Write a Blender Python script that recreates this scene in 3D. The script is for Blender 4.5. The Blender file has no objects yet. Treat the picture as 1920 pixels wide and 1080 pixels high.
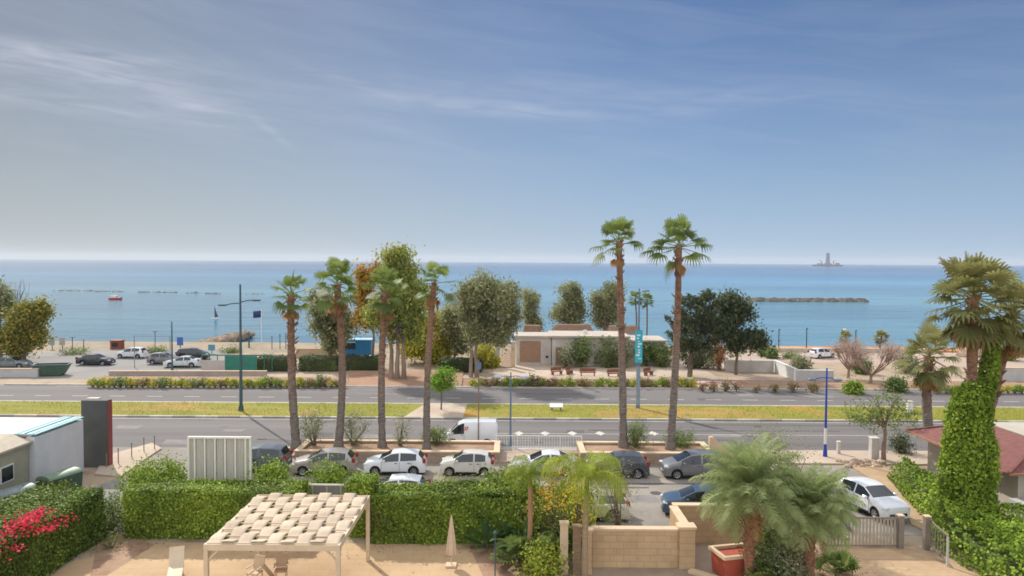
import bpy, math, random
import numpy as np
from mathutils import Vector, Matrix

S = bpy.context.scene
C = S.collection
R = math.radians
random.seed(7)

# ---------------------------------------------------------------- camera
F, CAMH, PITCH, ROLL = 1400.0, 14.0, R(2.045), R(0.36)
cam = bpy.data.objects.new('camera', bpy.data.cameras.new('camera'))
C.objects.link(cam)
cam.data.sensor_width = 36.0
cam.data.lens = F / 1920 * 36.0
cam.data.clip_start = 0.5
cam.data.clip_end = 60000
RM = Matrix.Rotation(math.pi/2 - PITCH, 3, 'X') @ Matrix.Rotation(ROLL, 3, 'Z')
cam.matrix_world = Matrix.Translation((0, 0, CAMH)) @ RM.to_4x4()
S.camera = cam
S.render.filter_size = 1.5
S.cycles.filter_width = 1.7

# ---------------------------------------------------------------- world and sun
SUN_EL, SUN_AZ = 38.0, -34.0           # azimuth from +Y, negative to the left
W = bpy.data.worlds.new('World'); S.world = W; W.use_nodes = True
wn, wl = W.node_tree.nodes, W.node_tree.links
wn.clear()
def WN(t, **kw):
    n = wn.new(t)
    for k, v in kw.items(): setattr(n, k, v)
    return n
def wmath(op, a, b=None, clamp=False):
    n = WN('ShaderNodeMath', operation=op); n.use_clamp = clamp
    for i, v in enumerate((a, b)):
        if v is None: continue
        if isinstance(v, (int, float)): n.inputs[i].default_value = v
        else: wl.new(v, n.inputs[i])
    return n.outputs[0]
sky = WN('ShaderNodeTexSky', sky_type='NISHITA')
sky.sun_disc = False
sky.sun_elevation = R(SUN_EL); sky.sun_rotation = R(SUN_AZ)
sky.altitude = 0; sky.air_density = 1.0; sky.dust_density = .25; sky.ozone_density = 2.6
tc = WN('ShaderNodeTexCoord')
sep = WN('ShaderNodeSeparateXYZ'); wl.new(tc.outputs['Generated'], sep.inputs[0])
az = wmath('ARCTAN2', sep.outputs['X'], sep.outputs['Y'])
el = wmath('ARCSINE', sep.outputs['Z'])
cmb = WN('ShaderNodeCombineXYZ')
wl.new(wmath('MULTIPLY', az, 2.2), cmb.inputs[0])
wl.new(wmath('ADD', wmath('MULTIPLY', el, 17.0), wmath('MULTIPLY', az, 2.4)), cmb.inputs[1])
nz = WN('ShaderNodeTexNoise'); nz.inputs['Scale'].default_value = 2.0
nz.inputs['Detail'].default_value = 9; nz.inputs['Roughness'].default_value = .6
nz.inputs['Distortion'].default_value = .7
wl.new(cmb.outputs[0], nz.inputs['Vector'])
veil = wmath('MULTIPLY', wmath('SUBTRACT', nz.outputs['Fac'], .42), 2.2, True)
# finer streak noise
cmb2 = WN('ShaderNodeCombineXYZ')
wl.new(wmath('MULTIPLY', az, 9.0), cmb2.inputs[0])
wl.new(wmath('ADD', wmath('MULTIPLY', el, 75.0), wmath('MULTIPLY', az, 4.0)), cmb2.inputs[1])
nz2 = WN('ShaderNodeTexNoise'); nz2.inputs['Scale'].default_value = 1.6
nz2.inputs['Detail'].default_value = 4; nz2.inputs['Distortion'].default_value = .5
wl.new(cmb2.outputs[0], nz2.inputs['Vector'])
fine = wmath('MULTIPLY', wmath('SUBTRACT', nz2.outputs['Fac'], .22), 1.9, True)
# cirrus streaks: azimuth, elevation, half length, half thickness (radians), slope, weight
streaks = [(-.53, .228, .12, .011, .01, .85), (-.50, .209, .10, .008, -.04, .65),
           (-.405, .190, .055, .012, -.19, .8), (-.50, .20, .22, .035, -.04, .3), (-.60, .176, .16, .008, .0, .35), (-.45, .165, .14, .007, -.05, .3),
           (-.31, .160, .028, .006, -.75, .42), (-.08, .205, .14, .010, -.05, .42),
           (.03, .195, .12, .008, -.06, .42), (-.22, .230, .09, .007, -.25, .25), (-.14, .165, .10, .006, -.28, .2),
           (.20, .196, .08, .007, -.10, .35), (.30, .205, .10, .010, -.06, .22), (.05, .225, .3, .02, -.04, .2)]
tot = None
for (a0, e0, la, lt, sl, wgt) in streaks:
    da = wmath('SUBTRACT', az, a0)
    de = wmath('SUBTRACT', wmath('SUBTRACT', el, e0), wmath('MULTIPLY', da, sl))
    q = wmath('ADD', wmath('POWER', wmath('ABSOLUTE', wmath('DIVIDE', da, la)), 2.0),
              wmath('POWER', wmath('ABSOLUTE', wmath('DIVIDE', de, lt)), 2.0))
    g = wmath('MULTIPLY', wmath('POWER', 2.718, wmath('MULTIPLY', q, -1.0)), wgt)
    tot = g if tot is None else wmath('ADD', tot, g)
cl = wmath('ADD', wmath('MULTIPLY', wmath('MULTIPLY', tot, fine), .70), wmath('MULTIPLY', veil, .17), True)
# clouds fade out near the horizon
cl = wmath('MULTIPLY', cl, wmath('MULTIPLY', wmath('SUBTRACT', el, .06), 10.0, True))
# sea haze: pale near the horizon, greyer and thicker toward the sun on the left
side = WN('ShaderNodeMapRange'); side.interpolation_type = 'SMOOTHSTEP'
side.inputs['From Min'].default_value = .35; side.inputs['From Max'].default_value = -.75
wl.new(az, side.inputs['Value'])
hcol = WN('ShaderNodeMix', data_type='RGBA'); wl.new(side.outputs[0], hcol.inputs[0])
hcol.inputs[6].default_value = (5.5, 7.2, 9.5, 1); hcol.inputs[7].default_value = (6.1, 6.7, 6.8, 1)
elp = wmath('MAXIMUM', el, 0.0)
hz_ = wmath('MULTIPLY', wmath('POWER', 2.718, wmath('MULTIPLY', elp, -5.2)), .92)
tnt = WN('ShaderNodeMix', data_type='RGBA', blend_type='MULTIPLY'); tnt.inputs[0].default_value = 1
wl.new(sky.outputs[0], tnt.inputs[6])
tcol = WN('ShaderNodeMix', data_type='RGBA'); wl.new(side.outputs[0], tcol.inputs[0])
tcol.inputs[6].default_value = (.28, .48, .76, 1); tcol.inputs[7].default_value = (.90, .84, .94, 1); wl.new(tcol.outputs[2], tnt.inputs[7])
mixl = WN('ShaderNodeMix', data_type='RGBA'); wl.new(wmath('MULTIPLY', side.outputs[0], .8), mixl.inputs[0]); wl.new(tnt.outputs[2], mixl.inputs[6])
mixl.inputs[7].default_value = (1.95, 2.4, 3.1, 1)
mixh = WN('ShaderNodeMix', data_type='RGBA'); wl.new(hz_, mixh.inputs[0]); wl.new(mixl.outputs[2], mixh.inputs[6]); wl.new(hcol.outputs[2], mixh.inputs[7])
mixc = WN('ShaderNodeMix', data_type='RGBA')
wl.new(cl, mixc.inputs[0]); wl.new(mixh.outputs[2], mixc.inputs[6])
mixc.inputs[7].default_value = (7.5, 7.9, 9.2, 1)
# bright cloud veil high overhead, out of view, added as fill light
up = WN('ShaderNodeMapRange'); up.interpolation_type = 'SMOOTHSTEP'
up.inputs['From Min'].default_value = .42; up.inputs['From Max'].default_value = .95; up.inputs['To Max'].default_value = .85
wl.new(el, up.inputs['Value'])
back = WN('ShaderNodeMapRange'); back.interpolation_type = 'SMOOTHSTEP'       # unseen bright veil behind the viewer, added to fill the shaded front faces
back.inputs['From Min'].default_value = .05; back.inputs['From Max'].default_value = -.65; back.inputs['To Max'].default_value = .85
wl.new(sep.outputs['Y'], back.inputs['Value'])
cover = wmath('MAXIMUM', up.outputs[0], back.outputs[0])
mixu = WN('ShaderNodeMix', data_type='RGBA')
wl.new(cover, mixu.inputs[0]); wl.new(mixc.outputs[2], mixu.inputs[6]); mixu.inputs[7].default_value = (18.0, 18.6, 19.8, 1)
bg = WN('ShaderNodeBackground'); bg.inputs['Strength'].default_value = .065
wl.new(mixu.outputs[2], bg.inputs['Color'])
wo = WN('ShaderNodeOutputWorld'); wl.new(bg.outputs[0], wo.inputs[0])

sun = bpy.data.objects.new('sun', bpy.data.lights.new('sun', 'SUN'))
C.objects.link(sun)
sun.data.energy = 3.65; sun.data.angle = R(.6); sun.data.color = (1.0, .955, .87)
sd = Vector((math.sin(R(SUN_AZ))*math.cos(R(SUN_EL)), math.cos(R(SUN_AZ))*math.cos(R(SUN_EL)), math.sin(R(SUN_EL))))
sun.rotation_euler = sd.to_track_quat('Z', 'Y').to_euler()
sun.location = sd * 80

S.view_settings.view_transform = 'Standard'
S.view_settings.look = 'None'
S.view_settings.exposure = 0.33
S.view_settings.gamma = 1
S.view_settings.use_curve_mapping = False
S.cycles.use_denoising = True
S.cycles.max_bounces = 6; S.cycles.transparent_max_bounces = 8

# ---------------------------------------------------------------- layout helpers
def ray(px, py):
    return RM @ Vector(((px-960)/F, -(py-540)/F, -1.0))
def G(px, py, z=0.0):                   # point of the photograph on the level z
    d = ray(px, py); t = (z - CAMH) / d.z
    return Vector((d.x*t, d.y*t, z))
def V(px, py, y):                       # point of the photograph on the upright plane at distance y
    d = ray(px, py); t = y / d.y
    return Vector((d.x*t, y, CAMH + d.z*t))

# ---------------------------------------------------------------- materials
_m = {}
def mat(name, c1, c2=None, scale=2.0, detail=6, rough=.8, bump=0.0, bscale=None, metal=0.0, spec=.4,
        stretch=(1, 1, 1), lo=.35, hi=.65, c3=None, coat=0.0):
    if name in _m: return _m[name]
    m = bpy.data.materials.new(name); m.use_nodes = True
    n, l = m.node_tree.nodes, m.node_tree.links
    b = n['Principled BSDF']
    b.inputs['Roughness'].default_value = rough; b.inputs['Metallic'].default_value = metal
    b.inputs['Specular IOR Level'].default_value = spec
    b.inputs['Coat Weight'].default_value = coat
    b.inputs['Base Color'].default_value = (*c1, 1)
    t = n.new('ShaderNodeTexCoord'); mp = n.new('ShaderNodeMapping')
    mp.inputs['Scale'].default_value = stretch
    l.new(t.outputs['Object'], mp.inputs['Vector'])
    if c2 is not None:
        z = n.new('ShaderNodeTexNoise'); z.inputs['Scale'].default_value = scale; z.inputs['Detail'].default_value = detail
        z.inputs['Roughness'].default_value = .62
        l.new(mp.outputs[0], z.inputs['Vector'])
        r = n.new('ShaderNodeValToRGB'); r.color_ramp.elements[0].position = lo; r.color_ramp.elements[1].position = hi
        r.color_ramp.elements[0].color = (*c1, 1); r.color_ramp.elements[1].color = (*c2, 1)
        if c3 is not None:
            e = r.color_ramp.elements.new((lo+hi)/2); e.color = (*c3, 1)
        l.new(z.outputs['Fac'], r.inputs[0]); l.new(r.outputs[0], b.inputs['Base Color'])
    if bump:
        z2 = n.new('ShaderNodeTexNoise'); z2.inputs['Scale'].default_value = bscale or scale*6; z2.inputs['Detail'].default_value = 5
        l.new(mp.outputs[0], z2.inputs['Vector'])
        bp = n.new('ShaderNodeBump'); bp.inputs['Strength'].default_value = bump; bp.inputs['Distance'].default_value = .05
        l.new(z2.outputs['Fac'], bp.inputs['Height']); l.new(bp.outputs[0], b.inputs['Normal'])
    _m[name] = m
    return m

def leafmat(name, cols, rough=.55, trans=.38, boost=1.45):
    if name in _m: return _m[name]
    m = bpy.data.materials.new(name); m.use_nodes = True
    n, l = m.node_tree.nodes, m.node_tree.links
    b = n['Principled BSDF']; b.inputs['Roughness'].default_value = rough
    b.inputs['Specular IOR Level'].default_value = .12
    a = n.new('ShaderNodeAttribute'); a.attribute_name = 'tint'
    r = n.new('ShaderNodeValToRGB')
    while len(r.color_ramp.elements) < len(cols): r.color_ramp.elements.new(.5)
    for i, c in enumerate(cols):
        r.color_ramp.elements[i].position = i/(len(cols)-1); r.color_ramp.elements[i].color = (*[min(.8, q*boost) for q in c], 1)
    l.new(a.outputs['Fac'], r.inputs[0]); l.new(r.outputs[0], b.inputs['Base Color'])
    tr = n.new('ShaderNodeBsdfTranslucent'); l.new(r.outputs[0], tr.inputs['Color'])
    mx = n.new('ShaderNodeMixShader'); mx.inputs[0].default_value = trans
    l.new(b.outputs[0], mx.inputs[1]); l.new(tr.outputs[0], mx.inputs[2])
    l.new(mx.outputs[0], n['Material Output'].inputs['Surface'])
    _m[name] = m
    return m

# ---------------------------------------------------------------- objects
def tag(o, label=None, cat=None, group=None, kind=None):
    if label: o['label'] = label
    if cat: o['category'] = cat
    if group: o['group'] = group
    if kind: o['kind'] = kind
    return o
def thing(name, label, cat, loc=(0, 0, 0), rz=0.0, group=None):
    o = bpy.data.objects.new(name, None); C.objects.link(o)
    o.empty_display_size = .3
    o.location = loc; o.rotation_euler = (0, 0, rz)
    return tag(o, label, cat, group)
def link(name, me, m, parent=None):
    o = bpy.data.objects.new(name, me); C.objects.link(o)
    if m is not None and not me.materials: me.materials.append(m)
    if parent is not None: o.parent = parent
    return o
def smooth(me, ang=40):
    me.polygons.foreach_set('use_smooth', [True]*len(me.polygons))
    me.set_sharp_from_angle(angle=R(ang))

class MB:
    def __init__(s): s.v = []; s.f = []
    def add(s, vs, fs):
        k = len(s.v); s.v += [tuple(v) for v in vs]; s.f += [tuple(i+k for i in f) for f in fs]; return s
    def box(s, cx, cy, z0, sx, sy, sz, rz=0.0, top=1.0, bev=0.0):
        c, q = math.cos(rz), math.sin(rz)
        def ring(z, ax, ay): return [(cx + x*c - y*q, cy + x*q + y*c, z) for x, y in ((-ax, -ay), (ax, -ay), (ax, ay), (-ax, ay))]
        if bev:
            rs = [ring(z0, sx/2-bev, sy/2-bev), ring(z0+bev, sx/2, sy/2), ring(z0+sz-bev, sx/2*top, sy/2*top), ring(z0+sz, sx/2*top-bev, sy/2*top-bev)]
        else:
            rs = [ring(z0, sx/2, sy/2), ring(z0+sz, sx/2*top, sy/2*top)]
        vs = [p for r_ in rs for p in r_]; fs = [(3, 2, 1, 0)]
        for i in range(len(rs)-1):
            for j in range(4): fs.append((i*4+j, i*4+(j+1) % 4, i*4+4+(j+1) % 4, i*4+4+j))
        k = (len(rs)-1)*4; fs.append((k, k+1, k+2, k+3))
        return s.add(vs, fs)
    def tube(s, pts, rad, n=8, cap=True):
        pts = [Vector(p) for p in pts]; vs = []; fs = []
        if not hasattr(rad, '__len__'): rad = [rad]*len(pts)
        up0 = None
        for i, p in enumerate(pts):
            d = (pts[min(i+1, len(pts)-1)] - pts[max(i-1, 0)])
            if d.length < 1e-6: d = Vector((0, 0, 1))
            d.normalize()
            if up0 is None: up0 = Vector((1, 0, 0)) if abs(d.x) < .9 else Vector((0, 1, 0))
            a = (up0 - d*up0.dot(d)).normalized(); b = d.cross(a); up0 = a
            for k in range(n):
                t = 2*math.pi*k/n
                vs.append(p + (a*math.cos(t) + b*math.sin(t))*rad[i])
        for i in range(len(pts)-1):
            for k in range(n): fs.append((i*n+k, i*n+(k+1) % n, (i+1)*n+(k+1) % n, (i+1)*n+k))
        if cap:
            fs.append(tuple(range(n))[::-1]); fs.append(tuple(range((len(pts)-1)*n, len(pts)*n)))
        return s.add(vs, fs)
    def bar(s, a, b, w, h=None):
        a, b = Vector(a), Vector(b); h = h or w
        d = (b-a).normalized(); u = Vector((0, 0, 1)) if abs(d.z) < .95 else Vector((1, 0, 0))
        x = d.cross(u).normalized(); y = x.cross(d).normalized()
        vs = [p + x*i*w/2 + y*j*h/2 for p in (a, b) for i, j in ((-1, -1), (1, -1), (1, 1), (-1, 1))]
        return s.add(vs, [(3, 2, 1, 0), (4, 5, 6, 7)] + [(j, (j+1) % 4, 4+(j+1) % 4, 4+j) for j in range(4)])
    def prism(s, poly, z0, z1, flat_bottom=True):
        n = len(poly); z1 = z1 if hasattr(z1, '__len__') else [z1]*n
        vs = [(p[0], p[1], z0) for p in poly] + [(p[0], p[1], z1[i]) for i, p in enumerate(poly)]
        a = sum(poly[i][0]*poly[(i+1) % n][1] - poly[(i+1) % n][0]*poly[i][1] for i in range(n))
        fs = [tuple(range(n, 2*n)), tuple(range(n))[::-1]] + [(i, (i+1) % n, n+(i+1) % n, n+i) for i in range(n)]
        if a < 0: fs = [f[::-1] for f in fs]
        return s.add(vs, fs)
    def blob(s, c, r, seed=0, amp=.25, n=7, m=9):
        rg = random.Random(seed); vs = []; fs = []; ph = [rg.uniform(0, 6.28) for _ in range(6)]
        for i in range(n+1):
            t = math.pi*i/n
            for j in range(m):
                p = 2*math.pi*j/m
                k = 1 + amp*(math.sin(2*p+ph[0])*math.sin(t+ph[1]) + .6*math.sin(3*p+ph[2]+t*2) + .5*math.cos(3*t+ph[3]))/1.6
                vs.append((c[0]+r[0]*k*math.sin(t)*math.cos(p), c[1]+r[1]*k*math.sin(t)*math.sin(p), c[2]+r[2]*k*math.cos(t)))
        for i in range(n):
            for j in range(m): fs.append((i*m+j, (i+1)*m+j, (i+1)*m+(j+1) % m, i*m+(j+1) % m))
        return s.add(vs, fs)
    def mesh(s, name, sm=None):
        me = bpy.data.meshes.new(name); me.from_pydata(s.v, [], s.f); me.update()
        if sm: smooth(me, sm)
        return me
    def build(s, name, m, parent=None, sm=None):
        return link(name, s.mesh(name, sm), m, parent)
def struct(name, mb, m):
    return tag(mb.build(name, m), kind='structure')
def sheet(name, pts, z, m):                # flat sheet from points
    mb = MB(); mb.add([(p[0], p[1], z) for p in pts], [tuple(range(len(pts)))])
    me = mb.mesh(name)
    if me.polygons[0].normal.z < 0: me.flip_normals()
    return tag(link(name, me, m), kind='structure')
def slab(name, pts, z1, m, z0=-.1):
    return struct(name, MB().prism(pts, z0, z1), m)

# ---------------------------------------------------------------- leaves
def unit(a): return a / np.maximum(np.linalg.norm(a, axis=-1, keepdims=True), 1e-9)
def leaf_mesh(name, P, N, size, aspect, m, parent, rng, jitter=.7, droop=0.0, tint=None, tvar=.25):
    n = len(P)
    nn = unit(N + rng.normal(size=(n, 3))*jitter)
    t = unit(np.cross(nn, rng.normal(size=(n, 3))))
    if droop:
        t = unit(t*(1-droop) + np.array([0, 0, -1.0])*droop); nn = unit(np.cross(t, rng.normal(size=(n, 3))))
    b = np.cross(nn, t)
    s = (size*rng.uniform(.6, 1.35, size=n))[:, None]
    mid = P + nn*s*.12
    v = np.stack([P - t*s*.5, mid + b*s*aspect*.5, P + t*s*.5, mid - b*s*aspect*.5], 1).reshape(-1, 3)
    if tint is None: tint = np.full(n, .5)
    tv = np.clip(tint + rng.normal(size=n)*tvar, 0, 1)
    me = bpy.data.meshes.new(name)
    me.vertices.add(4*n); me.vertices.foreach_set('co', v.astype(np.float32).ravel())
    me.loops.add(4*n); me.loops.foreach_set('vertex_index', np.arange(4*n, dtype=np.int32))
    me.polygons.add(n); me.polygons.foreach_set('loop_start', np.arange(0, 4*n, 4, dtype=np.int32))
    me.update(calc_edges=True)
    at = me.attributes.new('tint', 'FLOAT', 'FACE'); at.data.foreach_set('value', tv.astype(np.float32))
    return link(name, me, m, parent)
def sph(rng, n): return unit(rng.normal(size=(n, 3)))
def clumps_ellipsoids(lobes, nclump, per, cr, rng, inner=.55, squash=1.0):
    """leaf clumps spread through lobes (x,y,z,rx,ry,rz)"""
    lo = np.array(lobes, float); vol = (lo[:, 3]*lo[:, 4]*lo[:, 5])**(2/3); pr = vol/vol.sum()
    k = rng.choice(len(lo), size=nclump, p=pr)
    d = sph(rng, nclump); rr = rng.uniform(inner, 1.0, size=nclump)[:, None]**.6
    ctr = lo[k, :3] + d*lo[k, 3:]*rr
    P = np.repeat(ctr, per, 0) + rng.normal(size=(nclump*per, 3))*cr*np.array([1, 1, squash])*np.repeat(rng.uniform(.6, 1.3, nclump), per)[:, None]
    N = unit(P - np.repeat(lo[k, :3], per, 0))
    T = np.repeat(np.clip(rng.normal(.5, .22, nclump), 0, 1), per)
    return P, N, T, ctr
def tree(name, label, cat, base, height, trunk_r, lobes, nclump, per, cr, leaf, aspect, lm, bm, seed, group=None,
         inner=.5, droop=0.0, fork=.35, lean=(0, 0), nlimb=None, squash=1.0, jitter=.8, trunks=1, bare=False):
    """lobes are relative to the base"""
    rng = np.random.default_rng(seed); rg = random.Random(seed)
    t = thing(name, label, cat, base, 0, group)
    P, N, T, ctr = clumps_ellipsoids(lobes, nclump, per, cr, rng, inner, squash)
    mb = MB()
    zc = max(.3, min(l[2]-l[5]*.5 for l in lobes))
    for k in range(trunks):
        ox = (k-(trunks-1)/2)*trunk_r*3.0
        top = Vector((lean[0]+ox*1.2, lean[1], max(zc, height*fork)))
        pts = [Vector((ox, 0, -.3)), Vector((ox+rg.uniform(-1, 1)*trunk_r*.6, 0, top.z*.35)), Vector((ox*.9+lean[0]*.6+rg.uniform(-1, 1)*trunk_r*.6, lean[1]*.6, top.z*.7)), top]
        mb.tube(pts, [trunk_r*1.25, trunk_r, trunk_r*.85, trunk_r*.7], 8)
        for q in range(nlimb or min(14, 4+len(lobes)*2)):
            c = Vector(ctr[rg.randrange(len(ctr))]); l0 = top.lerp(pts[2], rg.uniform(0, .6))
            mid = l0.lerp(c, .5) + Vector((rg.uniform(-.1, .1), rg.uniform(-.1, .1), .12))*height*.12
            mb.tube([l0, mid, c], [trunk_r*.42, trunk_r*.26, trunk_r*.08], 5)
    mb.build('trunk', bm, t, 60)
    if not bare:
        leaf_mesh('crown', P, N, leaf, aspect, lm, t, rng, jitter, droop, T)
    return t

# ---------------------------------------------------------------- palms
def strip_mesh(name, polys, tints, m, parent):
    v = []; f = []
    for p in polys:
        k = len(v); v += p
        f += [(k+i, k+i+1, k+i+3, k+i+2) for i in range(0, len(p)-2, 2)]
    tt = []
    for p, t in zip(polys, tints): tt += [t]*(len(p)//2-1)
    me = bpy.data.meshes.new(name); me.from_pydata([tuple(q) for q in v], [], f); me.update()
    at = me.attributes.new('tint', 'FLOAT', 'FACE'); at.data.foreach_set('value', tt)
    return link(name, me, m, parent)
def fan_frond(polys, tints, o, d, pet, rad, rg, tint, nseg=15, spread=105, dr=.35, wseg=None):
    d = d.normalized(); side = d.cross(Vector((0, 0, 1)))
    if side.length < .05: side = Vector((1, 0, 0))
    side.normalize(); side = (Matrix.Rotation(rg.uniform(-.5, .5), 3, d) @ side).normalized()
    up = side.cross(d).normalized()
    c = o + d*pet + Vector((0, 0, -1))*pet*.10
    pw = .022 + rad*.012
    polys.append([o+side*pw, o-side*pw, c+side*pw*.7, c-side*pw*.7]); tints.append(min(1, tint+.12))
    polys.append([o+up*pw, o-up*pw, c+up*pw*.7, c-up*pw*.7]); tints.append(min(1, tint+.12))
    wseg = wseg or rad*1.9/nseg
    for k in range(nseg):
        a = R(-spread + 2*spread*k/(nseg-1)); L = rad*(1 - .22*abs(a)/R(spread))*rg.uniform(.88, 1.08)
        e = (d*math.cos(a) + side*math.sin(a)) + up*(.10*abs(math.sin(a)))
        w = (side*math.cos(a) - d*math.sin(a))
        g = Vector((0, 0, -1))
        p1 = c + e*L*.5 + g*L*.06*dr*2; p2 = c + e*L*.82 + g*L*(.30*dr); p3 = c + e*L*.98 + g*L*(.85*dr)
        polys.append([c+w*wseg*.12, c-w*wseg*.12, p1+w*wseg*.55, p1-w*wseg*.55, p2+w*wseg*.34, p2-w*wseg*.34, p3+w*.012, p3-w*.012])
        tints.append(max(0, min(1, tint+rg.uniform(-.12, .12))))
def palm_trunk(mb, base, top, r0, r1, seed, bend=.30, n=26, rough=.06):
    rg = random.Random(seed); base, top = Vector(base), Vector(top); pts = []; rad = []
    bx, by = rg.uniform(-bend, bend), rg.uniform(-bend, bend)
    for i in range(n+1):
        t = i/n; p = base.lerp(top, t)
        p = p + Vector((bx, by, 0))*math.sin(math.pi*t)
        pts.append(p); r = r0 + (r1-r0)*min(1, t*1.15)
        if t < .08: r *= 1 + .5*(1-t/.08)
        rad.append(r*(1+rg.uniform(-rough, rough)+(rough if i % 2 else -rough)))
    mb.tube(pts, rad, 12); return pts[-1]
def fan_palm(name, label, base, top, r0, r1, lm, tm, seed, nf=34, pet=1.0, rad=.95, dead=10, emin=-55, emax=80, dm=None, group=None, dr=.4, nseg=15, scales=True, extra=()):
    rg = random.Random(seed); base = Vector(base); t = thing(name, label, 'palm tree', base, 0, group)
    top = Vector(top) - base; mb = MB(); end = palm_trunk(mb, (0, 0, -.3), top, r0, r1, seed)
    if scales:                               # stubs of cut leaf stalks on the upper trunk
        for k in range(46):
            q = rg.uniform(.45, 1.0)**.7; a = rg.uniform(0, 6.28); p = Vector((0, 0, 0)).lerp(top, q)
            o = Vector((math.cos(a), math.sin(a), 0)); rr = r0+(r1-r0)*q
            mb.tube([p+o*rr*.75, p+o*(rr+.16)+Vector((0, 0, .22))], [.075, .035], 4)
    mb.build('trunk', tm, t, 50)
    po, ti = [], []
    for k in range(nf):
        u = (k+.5)/nf; e = R(emax + (emin-emax)*u**1.1 + rg.uniform(-8, 8)); a = k*2.39996 + rg.uniform(-.25, .25)
        d = Vector((math.cos(a)*math.cos(e), math.sin(a)*math.cos(e), math.sin(e)))
        o = end + Vector((0, 0, .25-.55*u))
        fan_frond(po, ti, o, d, pet*rg.uniform(.68, 1.28), rad*rg.uniform(.8, 1.12), rg, .72-.5*u+rg.uniform(-.15, .15), nseg, dr=dr)
    for (a, e, q) in extra:
        a, e = R(a), R(e); fan_frond(po, ti, end+Vector((0, 0, -.2)), Vector((math.cos(a)*math.cos(e), math.sin(a)*math.cos(e), math.sin(e))), pet*q, rad, rg, .35, nseg, dr=dr*1.6)
    strip_mesh('crown', po, ti, lm, t)
    if dead:
        po, ti = [], []
        for k in range(dead):
            a = k*2.39996+rg.uniform(-.4, .4); e = R(rg.uniform(-80, -58))
            d = Vector((math.cos(a)*math.cos(e), math.sin(a)*math.cos(e), math.sin(e)))
            fan_frond(po, ti, end+Vector((0, 0, -.25-rg.uniform(0, .5))), d, pet*.8, rad*rg.uniform(.6, .9), rg, rg.uniform(.2, .9), 11, 60, .15)
        strip_mesh('dead_fronds', po, ti, dm, t)
    return t
def feather_fronds(polys, tints, o, nf, L, rg, emin, emax, leafL, sag, tint0=.5, nl=26, lw=.05, leafdroop=.35):
    for k in range(nf):
        u = (k+.5)/nf; e = R(emax+(emin-emax)*u+rg.uniform(-7, 7)); a = k*2.39996+rg.uniform(-.3, .3)
        h = Vector((math.cos(a), math.sin(a), 0)); LL = L*rg.uniform(.8, 1.1); p = Vector(o); ang = e; pts = [p.copy()]
        for i in range(12):
            ang -= sag*(.4+i/9)/12*1.6
            p = p + (h*math.cos(ang)+Vector((0, 0, math.sin(ang))))*LL/12; pts.append(p.copy())
        side = h.cross(Vector((0, 0, 1)))
        tn = tint0+rg.uniform(-.22, .22)
        polys.append([q for i, x in enumerate(pts) for q in (x+side*.03*(1.1-i/12), x-side*.03*(1.1-i/12))]); tints.append(min(1, tn+.15))
        for q in range(3, nl):
            s = q/nl*12; i = min(11, int(s)); x = pts[i].lerp(pts[i+1], s-i); fw = (pts[i+1]-pts[i]).normalized()
            ll = leafL*math.sin(math.pi*(.12+.83*q/nl))**.7
            for sg in (-1, 1):
                dd = (side*sg*.85+fw*.6+Vector((0, 0, rg.uniform(-.1, .35)))).normalized()
                m1 = x+dd*ll*.55; m2 = x+dd*ll+Vector((0, 0, -ll*leafdroop))
                polys.append([x+fw*lw*.5, x-fw*lw*.5, m1+fw*lw*.5, m1-fw*lw*.5, m2+fw*.008, m2-fw*.008])
                tints.append(max(0, min(1, tn+rg.uniform(-.1, .1))))
# ================================================================ materials of the setting
M_sand = mat('sandy_soil', (.36, .265, .18), (.24, .175, .12), .35, 8, .95, .5, 9, c3=(.37, .28, .19))
M_beach = mat('beach_sand', (.33, .26, .18), (.23, .18, .12), .2, 7, .95)
M_asph = mat('worn_asphalt', (.178, .160, .149), (.118, .107, .103), .2, 9, .9, .25, 40, stretch=(.12, 1.9, 1), lo=.3, hi=.7)
M_asph2 = mat('faded_asphalt', (.32, .275, .228), (.20, .176, .15), .22, 9, .92, .25, 40)
M_lot = mat('car_park_asphalt', (.26, .24, .22), (.20, .185, .17), .15, 8, .92)
M_grass = mat('dry_lawn', (.205, .20, .020), (.36, .21, .04), .10, 10, .95, .8, 14, lo=.44, hi=.64, c3=(.24, .225, .028))
M_grass2 = mat('lawn_border', (.14, .16, .03), (.27, .19, .06), .3, 8, .95)
M_pave = mat('pink_paving', (.46, .35, .27), (.38, .28, .215), .5, 8, .9, .2, 30)
M_plaza = mat('plaza_paving', (.52, .41, .31), (.44, .34, .255), .4, 8, .9)
M_redsoil = mat('red_brown_soil', (.27, .15, .09), (.36, .24, .155), .7, 8, .95, .5, 8)
M_kerb = mat('kerb_concrete', (.55, .50, .43), (.42, .38, .32), 1.2, 6, .85)
M_kerbd = mat('kerb_dark', (.34, .30, .26), (.26, .225, .195), 1.2, 6, .85)
M_white = mat('white_paint', (.74, .73, .70), (.66, .65, .62), 2, 6, .6)
M_mark = mat('worn_road_paint', (.62, .58, .50), (.42, .38, .33), 3, 8, .8)
M_wallw = mat('white_render', (.60, .56, .51), (.44, .40, .355), .5, 9, .85, .1, 20)
M_terrace = mat('terrace_paving', (.52, .35, .195), (.44, .29, .16), .45, 9, .88, .15, 25)
M_drive = mat('driveway_paving', (.47, .32, .19), (.39, .26, .15), .7, 8, .88, .2, 30)
M_grey = mat('grey_gravel', (.27, .24, .22), (.20, .18, .165), 1.5, 8, .95, .4, 25)
M_rock = mat('rubble_rock', (.19, .165, .14), (.11, .095, .085), .5, 7, .95, .6, 3)
M_rock2 = mat('pale_beach_rock', (.44, .32, .22), (.28, .20, .14), .8, 7, .95, .5, 2)

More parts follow.
